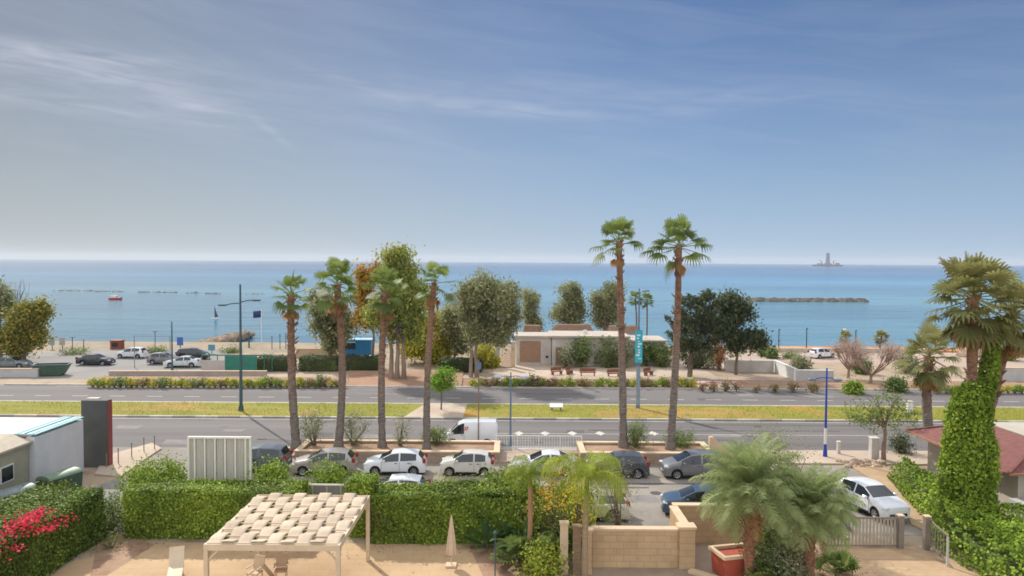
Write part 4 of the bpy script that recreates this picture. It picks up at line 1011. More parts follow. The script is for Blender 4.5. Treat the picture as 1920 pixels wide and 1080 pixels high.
c = G(1705, 776); t = thing('marker_pillar', 'small white service pillar on the median lawn near the right palms', 'pillar', (c.x, c.y, .13)); MB().box(0, 0, 0, .5, .4, 1.0, top=.9, bev=.03).build('body', M_white, t); MB().box(0, 0, 1.003, .55, .45, .08).build('cap', M_wallw, t)
c = G(1043, 772); t = thing('ground_sign', 'low tilted white board on the median lawn', 'sign', (c.x, c.y, .13))
m = MB(); m.add([(-.62, -.25, .35), (.62, -.25, .35), (.62, .3, .62), (-.62, .3, .62), (-.62, -.22, .28), (.62, -.22, .28), (.62, .33, .55), (-.62, .33, .55)], [(0, 1, 2, 3), (7, 6, 5, 4), (0, 4, 5, 1), (1, 5, 6, 2), (2, 6, 7, 3), (3, 7, 4, 0)]); m.build('board', M_white, t)
for sx in (-.4, .4): MB().box(sx, .05, 0, .1, .1, .42).build('leg', M_teal, t)

# ---------------------------------------------------------------- lamp posts
def lamp(name, label, px, pyb, pyt, arms, r, m, zb=0, head=.75, hm=None, cat='lamp post'):
    b = G(px, pyb, zb); top = V(px, pyt, b.y).z; t = thing(name, label, cat, (b.x, b.y, zb)); h = top-zb
    MB().tube([(0, 0, 0), (0, 0, h*.35), (0, 0, h)], [r*1.25, r, r*.62], 10).build('pole', m, t)
    MB().tube([(0, 0, 0), (0, 0, .5)], [r*1.9, r*1.6], 10).build('base', m, t)
    for (dx, z0, z1) in arms:
        MB().tube([(0, 0, z0-zb), (dx*.5, 0, (z0+z1)/2-zb+.06), (dx, 0, z1-zb)], r*.42, 6).build('arm', m, t)
        s_ = 1 if dx > 0 else -1
        m2 = MB(); m2.box(dx+s_*head*.4, 0, z1-zb-.10, head, .30, .16, bev=.05); m2.build('lamp_head', hm or m, t)
    return t, b
d1 = G(453, 770).y
lamp('street_lamp', 'tall dark teal double armed street lamp on the left median', 452, 770, 533, [(-1.35, V(449, 568, d1).z, V(425, 571, d1).z), (1.2, V(449, 566, d1).z, V(470, 562, d1).z)], .13, M_teal, .13, .7)
d2 = G(957, 836).y
lamp('street_lamp', 'short blue grey twin armed lamp beside the pavement railing', 957, 838, 698, [(-.75, V(957, 703, d2).z, V(940, 703, d2).z), (.75, V(957, 703, d2).z, V(975, 703, d2).z)], .07, M_pole, .12, .55, mat('pale_blue_lamp', (.42, .50, .62), (.36, .44, .56), 2, 3, .4))
t, b = lamp('street_lamp', 'tall lamp post carrying a turquoise banner on the median', 1196, 765, 541, [(.5, 11.0, 11.3)], .11, M_pole, .13, .5)
MB().tube([(0, 0, 0), (0, 0, V(1196, 690, b.y).z)], .19, 10).build('lower_shaft', mat('blue_grey_shaft', (.23, .30, .36), (.19, .25, .31), 2, 3, .6), t)
z0, z1 = V(1196, 682, b.y).z, V(1196, 622, b.y).z
bn = MB().box(-.02, -.20, z0, .70, .03, z1-z0).build('banner', mat('turquoise_banner', (.02, .36, .46), (.03, .41, .50), 1, 3, .6), t)
m = MB(); rgb = random.Random(2)
for k in range(9):
    zz = z0+.35+k*(z1-z0-.6)/9; m.box(-.02+rgb.uniform(-.1, .1), -.218, zz, rgb.uniform(.12, .36), .004, rgb.uniform(.07, .22))
m.build('banner_marks', M_white, bn)
for zz in (z0-.03, z1+.03): MB().bar((-.36, -.2, zz), (.34, -.2, zz), .04).build('bracket', M_pole, t)
d4 = G(1548, 855).y
t, b = lamp('street_lamp', 'blue lamp post with a white band near the right drive', 1547, 856, 690, [(-.85, V(1548, 706, d4).z, V(1526, 709, d4).z), (.6, V(1548, 706, d4).z, V(1563, 710, d4).z)], .085, M_blue, .1, .5, M_pole)
zz = V(1547, 822, b.y).z; MB().tube([(0, 0, zz-.1-.4), (0, 0, zz-.1+.75)], .105, 10).build('white_band', M_white, t)
lamp('signal_pole', 'slim dark pole by the beach car park height barrier', 323, 700, 603, [], .10, M_teal, 0)
c = G(897, 838); t = thing('sign_pole', 'thin grey pole with a small plate rising behind the white van', 'pole', (c.x, c.y, 0)); MB().tube([(0, 0, 0), (0, 0, 6.6)], .045, 7).build('pole', M_wood, t); MB().box(0, -.06, 5.9, .36, .03, .5).build('plate', M_pole, t)
# ================================================================ planting
L_hedge = leafmat('hedge_leaves', [(.085, .060, .025), (.050, .070, .012), (.075, .105, .014), (.105, .145, .018), (.165, .20, .028)], trans=.2, boost=2.45)
L_ivy = leafmat('ivy_leaves', [(.075, .115, .012), (.14, .20, .022), (.22, .28, .035)], trans=.22, boost=1.65)
L_fan = leafmat('fan_palm_fronds', [(.06, .08, .028), (.12, .16, .04), (.22, .25, .075)], boost=1.5)
L_fan2 = leafmat('olive_palm_fronds', [(.085, .09, .035), (.165, .165, .06), (.28, .245, .10)], boost=1.5)
L_gard = leafmat('grey_green_fronds', [(.085, .10, .04), (.155, .185, .07), (.25, .275, .13)], boost=1.9)
L_dead = leafmat('dry_fronds', [(.14, .075, .03), (.26, .145, .06), (.36, .23, .11)])
L_euc = leafmat('eucalyptus_leaves', [(.09, .098, .045), (.165, .172, .082), (.255, .245, .12)], boost=1.85)
L_eucy = leafmat('yellowing_eucalyptus_leaves', [(.09, .12, .03), (.18, .205, .045), (.31, .29, .065)], boost=1.7)
L_acac = leafmat('orange_acacia_leaves', [(.16, .12, .02), (.33, .20, .03), (.46, .24, .05)])
L_yel = leafmat('yellow_green_leaves', [(.16, .17, .02), (.28, .27, .03), (.40, .33, .05)], boost=1.75)
L_dark = leafmat('dark_tree_leaves', [(.022, .032, .018), (.045, .058, .028), (.085, .09, .04)], boost=2.1)
L_shrub = leafmat('shrub_leaves', [(.05, .075, .025), (.10, .135, .04), (.17, .20, .06)], boost=1.8)
L_grey = leafmat('silvery_shrub_leaves', [(.10, .11, .06), (.17, .18, .10), (.26, .26, .16)], boost=1.7)
L_bright = leafmat('bright_tree_leaves', [(.07, .14, .015), (.13, .24, .02), (.20, .32, .04)])
L_red = leafmat('bougainvillea_bracts', [(.42, .02, .03), (.60, .03, .06), (.70, .07, .16)], .6, .4)
L_org = leafmat('orange_flowers', [(.55, .20, .02), (.75, .34, .03), (.80, .48, .06)], .6, .35)
L_fea = leafmat('yellow_green_fronds', [(.10, .14, .02), (.20, .24, .03), (.31, .33, .05)])
L_twig = leafmat('pinkish_twigs', [(.24, .17, .13), (.33, .24, .19), (.40, .31, .25)])
L_ban = leafmat('banana_leaves', [(.03, .07, .02), (.06, .115, .03), (.14, .19, .07)], boost=1.1)
B_bark = mat('grey_brown_bark', (.20, .15, .11), (.13, .095, .07), 3, 6, .95, .5, 8)
B_euc = mat('eucalyptus_bark', (.30, .23, .175), (.19, .14, .105), 1.5, 6, .95, .3, 8, stretch=(1, 1, .3))
B_pink = mat('pinkish_bark', (.33, .22, .175), (.25, .16, .125), 2, 6, .95)
def palm_bark():
    m = bpy.data.materials.new('palm_bark'); m.use_nodes = True; n, l = m.node_tree.nodes, m.node_tree.links; b = n['Principled BSDF']; b.inputs['Roughness'].default_value = .95
    t = n.new('ShaderNodeTexCoord'); s = n.new('ShaderNodeSeparateXYZ'); l.new(t.outputs['Object'], s.inputs[0])
    g = n.new('ShaderNodeSeparateXYZ'); l.new(t.outputs['Generated'], g.inputs[0])
    r = n.new('ShaderNodeValToRGB'); r.color_ramp.elements[0].color = (.175, .145, .12, 1); r.color_ramp.elements[1].color = (.215, .115, .068, 1)
    r.color_ramp.elements[0].position = .25; r.color_ramp.elements[1].position = .72
    z = n.new('ShaderNodeTexNoise'); z.inputs['Scale'].default_value = 2.5; z.inputs['Detail'].default_value = 6
    a = n.new('ShaderNodeMath'); a.operation = 'MULTIPLY_ADD'; a.inputs[1].default_value = .5; l.new(z.outputs['Fac'], a.inputs[0])
    sb = n.new('ShaderNodeMath'); sb.operation = 'SUBTRACT'; sb.inputs[1].default_value = .25; l.new(g.outputs['Z'], sb.inputs[0]); l.new(sb.outputs[0], a.inputs[2]); l.new(t.outputs['Object'], z.inputs['Vector'])
    l.new(a.outputs[0], r.inputs[0])
    mp = n.new('ShaderNodeMapping'); mp.inputs['Scale'].default_value = (3, 3, 14); l.new(t.outputs['Object'], mp.inputs[0])
    z2 = n.new('ShaderNodeTexNoise'); z2.inputs['Scale'].default_value = 1; z2.inputs['Detail'].default_value = 4; l.new(mp.outputs[0], z2.inputs['Vector'])
    mr = n.new('ShaderNodeMapRange'); mr.inputs['From Min'].default_value = .3; mr.inputs['From Max'].default_value = .7; mr.inputs['To Min'].default_value = .55; mr.inputs['To Max'].default_value = 1.5; l.new(z2.outputs['Fac'], mr.inputs['Value'])
    mx = n.new('ShaderNodeMix'); mx.data_type = 'RGBA'; mx.blend_type = 'MULTIPLY'; mx.inputs[0].default_value = 1; l.new(r.outputs[0], mx.inputs[6]); l.new(mr.outputs[0], mx.inputs[7]); l.new(mx.outputs[2], b.inputs['Base Color'])
    bp = n.new('ShaderNodeBump'); bp.inputs['Strength'].default_value = .8; bp.inputs['Distance'].default_value = .06; l.new(z2.outputs['Fac'], bp.inputs['Height']); l.new(bp.outputs[0], b.inputs['Normal'])
    return m
B_palm = palm_bark()
B_red = mat('red_brown_palm_bark', (.36, .175, .095), (.20, .095, .055), 5, 5, .95, .8, 9, stretch=(1, 1, 2.5))
M_hcore = mat('hedge_twigs', (.075, .10, .02), (.105, .135, .028), 3, 4, .95)

# ---------------------------------------------------------------- clipped hedges
def lump(P, seed, amp):
    a = np.zeros(len(P)); rg = np.random.default_rng(seed)
    for k in range(6):
        w = rg.normal(size=3)*(.6+.45*k); a += np.sin(P@w+rg.uniform(0, 6.28))/(1+.5*k)
    return a*amp/2.2
def hedge(label, x0, x1, y0, y1, h, n, seed, lm=L_hedge, leaf=.13, amp=.19, name='hedge', group=None, z0=0.0, top_tint=.62):
    rng = np.random.default_rng(seed); cx, cy = (x0+x1)/2, (y0+y1)/2
    t = thing(name, label, 'hedge', (cx, cy, z0), 0, group); a, b = (x1-x0)/2, (y1-y0)/2
    MB().box(0, 0, 0, (a-.17)*2, (b-.17)*2, h-.17, bev=.2).build('branches', M_hcore, t)
    A = np.array([4*a*b, 2*a*h, 2*a*h, 2*b*h, 2*b*h]); k = rng.choice(5, size=n, p=A/A.sum()); u = rng.uniform(-1, 1, n); v = rng.uniform(-1, 1, n); w = (v+1)/2*h
    P = np.zeros((n, 3)); N = np.zeros((n, 3))
    for i, (px, py, pz, nn) in enumerate([(u*a, v*b, np.full(n, h), (0, 0, 1)), (u*a, np.full(n, -b), w, (0, -1, 0)), (u*a, np.full(n, b), w, (0, 1, 0)), (np.full(n, -a), u*b, w, (-1, 0, 0)), (np.full(n, a), u*b, w, (1, 0, 0))]):
        q = k == i; P[q] = np.stack([px, py, pz], 1)[q]; N[q] = nn
    d = lump(P+np.array([cx, cy, 0]), seed, amp)+rng.normal(size=n)*.05
    # soft corners
    e = np.stack([np.abs(P[:, 0])/a*a-(a-.3), np.abs(P[:, 1])-(b-.3), P[:, 2]-(h-.3)], 1).clip(0); cor = (np.sort(e, 1)[:, 1])*.45
    P = P + N*(d-cor*.6)[:, None]
    sprig = rng.random(n) < .07; P[sprig] += N[sprig]*rng.uniform(.05, .3, sprig.sum())[:, None]
    P[:, 2] = P[:, 2].clip(.02)
    T = .47+lump(P*1.3, seed+9, .26)+np.where(sprig, .2, 0)
    leaf_mesh('foliage', P, N, leaf*.9, .7, lm, t, rng, .45, 0, T, .09)
    return t
hedge('long clipped green hedge left of the metal gate', -19.3, -10.75, 36.9, 39.3, 2.35, 46000, 21)
hedge('clipped green hedge running behind the closed parasol', -6.85, .55, 36.5, 38.7, 2.35, 40000, 22)
hedge('narrow taller hedge block between metal gate and central hedge', G(646, 1020).x-.0, -6.95, 37.3, 39.0, 2.82, 11000, 23)
hb = hedge('dark hedge with red bougainvillea running along the left of the terrace', -23.9, -20.35, 25.0, 37.1, 2.55, 56000, 24, leafmat('dark_hedge_leaves', [(.06, .045, .02), (.035, .052, .010), (.065, .095, .016), (.12, .155, .026)], trans=.22, boost=2.2), .13, .20)
rng = np.random.default_rng(5)
n = 2300; k = rng.integers(0, 34, n); cx = rng.uniform(1.0, 1.72, 34)*np.where(rng.random(34) < .75, 1, -.6); cy = rng.uniform(-5.6, 2.6, 34); cz = 2.66+rng.uniform(-.08, .22, 34); side = rng.random(34) < .25; cz[side] = rng.uniform(1.9, 2.5, side.sum()); cx[side] = 1.82
P = np.stack([cx, cy, cz], 1)[k]+rng.normal(size=(n, 3))*np.array([.28, .36, .10])
leaf_mesh('flowers', P, np.tile([0, 0, 1.0], (n, 1)), .12, .8, L_red, hb, rng, .9)

def mound(label, x, y, rx, ry, rz, n, seed, lm, leaf=.14, name='shrub', cat='shrub', group=None, z0=0.0, cr=.3, per=26, core=True, nlobe=4, aspect=.55, tint_shift=0, flowers=None, zc=.55):
    rng = np.random.default_rng(seed); rg = random.Random(seed)
    t = thing(name, label, cat, (x, y, z0), 0, group)
    lobes = [(rg.uniform(-.4, .4)*rx, rg.uniform(-.4, .4)*ry, rz*zc*rg.uniform(.85, 1.15), rx*.72, ry*.72, rz*.5) for _ in range(nlobe)]
    P, N, T, ctr = clumps_ellipsoids(lobes, max(4, n//per), per, cr, rng, .6)
    P[:, 2] = np.abs(P[:, 2])+.02
    m = MB()
    for q in range(9):
        c = Vector(ctr[rg.randrange(len(ctr))]); m.tube([(rg.uniform(-.15, .15)*rx, rg.uniform(-.15, .15)*ry, -.1), (c.x*.5, c.y*.5, abs(c.z)*.5), (c.x, c.y, abs(c.z))], [.05, .035, .015], 5)
    m.build('stems', B_bark, t)
    leaf_mesh('foliage', P, N, leaf, aspect, lm, t, rng, .6, 0, np.clip(T+tint_shift, 0, 1))
    if flowers:
        fm, fn = flowers; i = rng.integers(0, len(P), fn); leaf_mesh('flowers', P[i]+N[i]*.12, N[i], leaf*.9, .9, fm, t, rng, .6)
    return t
def mpx(label, px, py, z0, y, wpx, hpx_top, n, seed, lm, **k):
    """shrub from its pixel centre column, base row level z0 at distance y, width in pixels and top row"""
    b = V(px, py, y); s = y/F; top = V(px, hpx_top, y).z
    return mound(label, b.x, y, wpx*s/2, min(wpx*s/2, 2.2), max(.3, top-z0), n, seed, lm, z0=z0, **k)
mpx('bright green bush left of the ribbed screen panel', 298, 900, 0, 41.2, 112, 874, 7000, 31, L_ivy, leaf=.17, zc=.62)
mpx('bright bush right of the ribbed screen panel', 510, 905, 0, 41.0, 66, 884, 4200, 32, L_ivy, leaf=.16, zc=.62)
mpx('small leafy bush behind the metal gate', 612, 900, 0, 41.5, 78, 886, 3600, 33, L_ivy, leaf=.16, zc=.62)
mpx('low weedy bush behind the grey boundary wall', 830, 910, 0, 41.2, 70, 901, 1300, 34, L_yel, leaf=.12)
mound('tall loose bush swelling at the right end of the central hedge', -.5, 38.4, 2.2, 1.7, 2.65, 12000, 35, L_hedge, .17)
mound('dark bush between central hedge and stone posts', 2.5, 37.2, 1.5, 1.2, 2.4, 6500, 36, L_hedge, .17)
mpx('sparse bushes between left bougainvillea hedge and long hedge', 205, 1000, 0, 37.8, 60, 935, 2200, 37, L_shrub, leaf=.13)
mpx('small weedy plant on the soil by the left hedge corner', 210, 1030, .02, 35.6, 34, 1010, 240, 38, L_shrub, leaf=.11)
mound('green creeper strip beside the waste containers', -26.2, 41.9, .7, 2.2, .9, 1800, 39, L_hedge, .13)
# planter shrubs
for i, (px, w, tp, lm, lab) in enumerate([(590, 52, 778, L_grey, 'grey green oleander between first and second planter palms from the left'), (662, 56, 778, L_grey, 'loose grey oleander right of the second planter palm'),
        (750, 36, 785, L_grey, 'slim oleander midway between third and fourth planter palms'), (818, 44, 808, L_shrub, 'dark green bush at the foot of the fourth planter palm'),
        (1190, 44, 796, L_shrub, 'rounded bush right of the left tall palm'), (1275, 58, 815, L_shrub, 'dark domed bush beside the right tall palm')]):
    mpx(lab, px, 835, .62, 53.6+.2*(i % 2), w, tp, 1500 if i not in (2,) else 700, 50+i, lm, leaf=.16, cr=.24, aspect=.34)
mpx('clipped dark bush right of the frangipani trunk', 1688, 845, .1, 54.5, 36, 820, 1500, 60, L_dark, leaf=.14)

# ---------------------------------------------------------------- tall palms along the road
def road_palm(label, base, topp, rpx, seed, nf, r0=.37, r1=.27, dead=7, **k):
    b = G(base[0], base[1], .62); tp = V(topp[0], topp[1], b.y); s = b.y/F; r = rpx*s
    return fan_palm('fan_palm', label, (b.x, b.y, .62), tp, r0*.80, r1*.82, L_fan, B_palm, seed, nf, r*.60, r*.52, dead, k.pop('emin', -42), k.pop('emax', 80), L_dead, None, **k)
road_palm('fan palm leftmost of the four in the long planter', (556, 838), (546, 552), 42, 1, 19, .40, .30)
road_palm('fan palm second from the left in the long planter', (634, 838), (632, 533), 48, 2, 22, .37, .28, 8)
road_palm('fan palm third from the left in the long planter', (717, 838), (722, 545), 46, 3, 24, .34, .26, 9)
road_palm('thin crowned fan palm fourth from the left in the long planter', (800, 842), (814, 530), 42, 4, 15, .33, .24, 5)
road_palm('left of the two tallest fan palms in the right planter', (1169, 838), (1160, 452), 46, 5, 15, .36, .27, 3, emin=12, extra=[(180, -2, 1.3), (165, -28, 1.25), (10, 8, 1.1), (120, 48, 1.6), (250, -10, 1.1)])
road_palm('right of the two tallest fan palms with a drooping side frond', (1256, 842), (1273, 458), 54, 6, 16, .37, .27, 4, emin=10, extra=[(180, -2, 1.55), (170, 6, 1.1), (195, -14, 1.2), (5, 12, 1.35), (-20, -12, 1.1), (30, -20, 1.0), (182, -62, .9)])

# ---------------------------------------------------------------- big palms at the right
yb = 39.5
p = V(1828, 640, yb)
fan_palm('fan_palm', 'big full crowned fan palm above the ivy column at the right', (p.x+.1, yb, 0), V(1825, 556, yb), .30, .26, L_fan2, B_palm, 11, 58, 1.5, 1.15, 50, -58, 88, L_dead, None, dr=.28, nseg=14)
fan_palm('fan_palm', 'second full fan palm cut by the right picture edge', (V(1822, 640, yb+1.9).x, yb+1.9, 0), V(1900, 585, yb+1.6), .28, .25, L_fan2, B_palm, 12, 40, 1.3, 1.0, 30, -56, 78, L_dead, None, dr=.28, nseg=14)
b = G(1742, 808)
fan_palm('fan_palm', 'medium fan palm with drooping olive fronds behind the maroon roof', (b.x, b.y, 0), V(1742, 668, b.y), .40, .36, L_fan2, B_palm, 13, 36, 1.6, 1.25, 22, -64, 80, L_dead, None, dr=.42)
# ivy column on the palm trunk
def ivy_column(label, x, y, prof, n, seed, leaf=.17):
    rng = np.random.default_rng(seed); t = thing('ivy_column', label, 'ivy', (x, y, 0)); z = rng.uniform(0, prof[-1][0], n)
    zs = [p_[0] for p_ in prof]; rx = np.interp(z, zs, [p_[1] for p_ in prof]); ox = np.interp(z, zs, [p_[2] for p_ in prof]); a = rng.uniform(0, 6.283, n)
    k = rng.random(n) < np.clip(rx/max(p_[1] for p_ in prof), .2, 1); z, rx, ox, a = z[k], rx[k], ox[k], a[k]
    N = np.stack([np.cos(a), np.sin(a), np.zeros(len(a))+.25], 1); P = np.stack([ox+rx*np.cos(a), rx*.85*np.sin(a), z], 1)
    d = (lump(P*1.5, seed, .40)+rng.normal(size=len(a))*.09)*np.clip(rx/1.2, .25, 1); P = P+N*d[:, None]
    m = MB(); m.tube([(np.interp(q, zs, [p_[2] for p_ in prof]), 0, q) for q in np.linspace(0, prof[-1][0], 12)], [max(.1, float(np.interp(q, zs, [p_[1] for p_ in prof])-.34)) for q in np.linspace(0, prof[-1][0], 12)], 12); m.build('stems', M_hcore, t)
    leaf_mesh('foliage', P, N, leaf, .8, L_ivy, t, rng, .42, .12, .45+lump(P*2.1, seed+3, .34), .16)
cxi = V(1817, 800, yb).x
def zt(py): return V(1830, py, yb).z
ivy_column('thick ivy column swallowing the palm trunk at the right', cxi, yb, [(0, 1.45, 0), (2.2, 1.32, .03), (zt(800), 1.20, .05), (zt(760), 1.05, .1), (zt(735), .92, .15), (zt(718), .70, .45), (zt(704), .42, .95), (zt(650), .36, 1.08), (zt(632), .25, 1.0)], 25000, 71, .17)
# ivy bank
def bank(label, poly, h, n, seed):
    rng = np.random.default_rng(seed); poly = np.array(poly); lo, hi = poly.min(0), poly.max(0); Q = rng.uniform(lo, hi, size=(n*3, 2))
    def inside(Q):
        c = np.zeros(len(Q), bool)
        for i in range(len(poly)):
            a, b = poly[i], poly[i-1]; c ^= ((a[1] > Q[:, 1]) != (b[1] > Q[:, 1])) & (Q[:, 0] < (b[0]-a[0])*(Q[:, 1]-a[1])/(b[1]-a[1]+1e-9)+a[0])
        return c
    def dist(Q):
        d = np.full(len(Q), 99.)
        for i in range(len(poly)):
            a, b = poly[i-1], poly[i]; ab = b-a; t = np.clip(((Q-a)@ab)/(ab@ab), 0, 1); d = np.minimum(d, np.linalg.norm(Q-(a+t[:, None]*ab), axis=1))
        return d
    def hz(Q): d = dist(Q); P3 = np.concatenate([Q, np.zeros((len(Q), 1))], 1); return h*np.clip(d/.75, 0, 1)**.5*(1+lump(P3*.9, seed, .34)+lump(P3*2.6, seed+1, .16))
    Q = Q[inside(Q)][:n]; Z = hz(Q); e = .12
    gx = (hz(Q+[e, 0])-hz(Q-[e, 0]))/(2*e); gy = (hz(Q+[0, e])-hz(Q-[0, e]))/(2*e); N = unit(np.stack([-gx, -gy, np.ones(len(Q))], 1)); N = np.nan_to_num(N)
    # steep rims need more leaves lower down
    P = np.concatenate([Q, (Z+rng.normal(size=len(Q))*.06)[:, None]], 1); rim = dist(Q) < .7; P[rim, 2] *= rng.uniform(.1, 1, rim.sum()); P[:, 2] = P[:, 2].clip(.02)
    c = poly.mean(0); t = thing('ivy_bank', label, 'ivy', (c[0], c[1], 0)); P[:, :2] -= c
    m = MB(); s = .82; m.prism([tuple((p_-c)*s) for p_ in poly], 0, h*.5); m.build('stems', M_hcore, t)
    T = .45+lump(P*1.5, seed+5, .38); leaf_mesh('foliage', P, N, .165, .8, L_ivy, t, rng, .48, 0, T, .16)
bank('broad bank of bright ivy ground cover in the right corner', [(21.6, 27), (20.9, 34), (20.9, 36.5), (22.6, 40.4), (23.4, 44), (24.6, 48.4), (26.1, 48.4), (26.1, 38.6), (27, 38.0), (42, 38), (42, 27)], 1.45, 60000, 81)

# ---------------------------------------------------------------- garden palms, feather palm, banana plants
for (px, pyb, cx_, cy_, L, seed, lab, nf) in [(1408, 1095, 1405, 918, 2.65, 91, 'grey green garden palm with red brown trunk nearest the sandstone walls', 44), (1517, 1100, 1520, 955, 2.25, 92, 'grey green garden palm nearer the slatted gate', 40)]:
    b = G(px, pyb); c = V(cx_, cy_, b.y)-b; t = thing('garden_palm', lab, 'palm tree', b); m = MB(); end = palm_trunk(m, (0, 0, -.2), c, .24, .21, seed, .06, 24, .09)
    rg = random.Random(seed)
    for k in range(40): a = rg.uniform(0, 6.28); q = rg.uniform(.25, 1); o = Vector((math.cos(a), math.sin(a), 0)); p_ = c*q; m.tube([p_+o*.16, p_+o*.36+Vector((0, 0, .22))], [.07, .03], 4)
    m.build('trunk', B_red, t, 50)
    po, ti = [], []; feather_fronds(po, ti, end, int(nf*1.6), L, rg, -24, 89, .62, .58, .5, 46, .034, .45); strip_mesh('crown', po, ti, L_gard, t)
    po, ti = [], []; feather_fronds(po, ti, end-Vector((0, 0, .25)), 7, L*.75, rg, -62, -38, .4, .3, .4, 26, .05, .4); strip_mesh('dead_fronds', po, ti, L_dead, t)
b = G(1400, 1098); mound('tangle of dark shrubs under the garden palms', b.x+1.45, b.y+1.0, 1.5, 1.4, 2.0, 3800, 95, L_shrub, .15, tint_shift=-.1)
b = G(1470, 1090); mound('silvery bush between the two garden palm trunks', b.x-.05, b.y-.6, .95, .8, 1.5, 2400, 96, L_grey, .11)
b = G(1400, 1000); mound('olive tree crown filling in behind the garden palms', b.x+1.3, 38.0, 2.0, 1.4, 4.6, 5200, 98, L_grey, .13, zc=.68, name='olive_tree', cat='tree', aspect=.3)
def rosette(label, x, y, nl, L, w, seed, lm, name='palm_shrub', cat='plant', emin=25, emax=85, sag=.5, z0=0.0):
    rg = random.Random(seed); t = thing(name, label, cat, (x, y, z0)); po, ti = [], []
    for k in range(nl):
        a = k*2.39996+rg.uniform(-.3, .3); e = R(rg.uniform(emin, emax)); h = Vector((math.cos(a), math.sin(a), 0)); side = Vector((-h.y, h.x, 0)); LL = L*rg.uniform(.7, 1.1); p = Vector((h.x*.05, h.y*.05, .05)); ang = e; pts = [p]
        for i in range(7): ang -= sag*(.3+i/6)/4; p = p+(h*math.cos(ang)+Vector((0, 0, math.sin(ang))))*LL/7; pts.append(p)
        prof = [.12, .12, .55, .95, 1, .85, .5, .04]; tn = rg.uniform(.2, .8)
        po.append([q for i, c in enumerate(pts) for q in (c+side*w*prof[i]*.5, c-side*w*prof[i]*.5)]); ti.append(tn)
    m = MB(); m.tube([(0, 0, -.1), (0, 0, .35)], [.12, .07], 7); m.build('stem', B_bark, t); strip_mesh('leaves', po, ti, lm, t); return t
for i, (px, py, nl, L, w, lab) in enumerate([(912, 1030, 12, 1.9, .34, 'banana plant with broad leaves at the right end of the central hedge'), (990, 1050, 15, 2.3, .40, 'tall banana plant left of the pale stone post'), (1025, 1035, 12, 1.9, .34, 'banana plant close behind the pale stone post'), (955, 1030, 12, 2.0, .36, 'banana plant half hidden between two larger banana plants')]):
    c = G(px, py); rosette(lab, c.x, c.y, nl, L, w, 100+i, L_ban, 'banana_plant', 'banana plant', 35, 88, .75)
c = G(1012, 1085); mound('bright yellow green bush in the soil bed by the stone posts', c.x, c.y, .85, .8, 1.25, 1500, 104, L_fea, .15)
for i, (px, py, lab) in enumerate([(1570, 1085, 'low spiky green palm shrub at the edge of the driveway'), (1440, 1100, 'spiky fan leaved shrub at the foot of the garden palms')]):
    c = G(px, py); rg = random.Random(110+i); t = thing('palm_shrub', lab, 'palm shrub', (c.x, c.y, 0)); po, ti = [], []
    for k in range(22):
        a = k*2.4; e = R(rg.uniform(15, 80)); fan_frond(po, ti, Vector((0, 0, .2)), Vector((math.cos(a)*math.cos(e), math.sin(a)*math.cos(e), math.sin(e))), .75, .62, rg, rg.uniform(.3, .8), 13, 100, .3)
    MB().tube([(0, 0, -.1), (0, 0, .4)], [.14, .12], 8).build('stem', B_bark, t); strip_mesh('fronds', po, ti, L_fan, t)
# feather palm with yellow green arching fronds
b = G(1096, 1090); top = V(1100, 925, b.y)-b; t = thing('feather_palm', 'yellow green feather palm arching over the white pickup', 'palm tree', (b.x, b.y, 0)); m = MB()
palm_trunk(m, (0, 0, -.2), top, .15, .12, 4, .05, 22, .03); m.build('trunk', mat('ringed_tan_bark', (.36, .26, .16), (.27, .19, .12), 3, 5, .9, stretch=(1, 1, 5)), t, 50)
m = MB(); m.tube([top, top+Vector((0, 0, .8))], [.13, .07], 8); m.build('crownshaft', leafmat('green_crownshaft', [(.2, .24, .03), (.25, .28, .04)]), t)
po, ti = [], []; feather_fronds(po, ti, top+Vector((0, 0, .7)), 11, 2.35, random.Random(8), 5, 82, .75, 1.35, .45, 40, .032, .95); strip_mesh('crown', po, ti, L_fea, t)
b = G(992, 1060); top = V(994, 912, b.y)-b; t = thing('feather_palm', 'smaller yellow green feather palm left of the orange flowers', 'palm tree', b); m = MB()
palm_trunk(m, (0, 0, -.2), top, .12, .10, 6, .05, 20, .03); m.build('trunk', mat('orange_brown_stem', (.40, .22, .12), (.30, .17, .09), 3, 5, .9), t, 50)
m = MB(); m.tube([top, top+Vector((0, 0, .6))], [.10, .05], 8); m.build('crownshaft', bpy.data.materials['green_crownshaft'], t)
po, ti = [], []; feather_fronds(po, ti, top+Vector((0, 0, .5)), 8, 1.75, random.Random(18), 25, 84, .55, 1.2, .35, 32, .032, .9); strip_mesh('crown', po, ti, L_fea, t)
b = G(1040, 1060); t = mound('shrub of orange flowers left of the white pickup', V(1035, 940, 35.2).x, 35.2, .85, .6, 3.2, 560, 121, L_org, .13, 'flowering_shrub', zc=.82, nlobe=5)
mound('round yellow flower head clump in front of the white pickup', V(1086, 950, 34.6).x, 34.6, .55, .5, 3.1, 900, 122, leafmat('yellow_flowers', [(.62, .36, .02), (.78, .50, .03), (.80, .60, .10)], .6, .35), .12, 'flowering_shrub', zc=.86)
c = G(1140, 1000); mound('grey green weeping shrub over the back of the white pickup', V(1165, 930, 37.6).x, 37.6, 1.25, .9, 3.2, 1700, 123, L_grey, .12, zc=.7, aspect=.25)
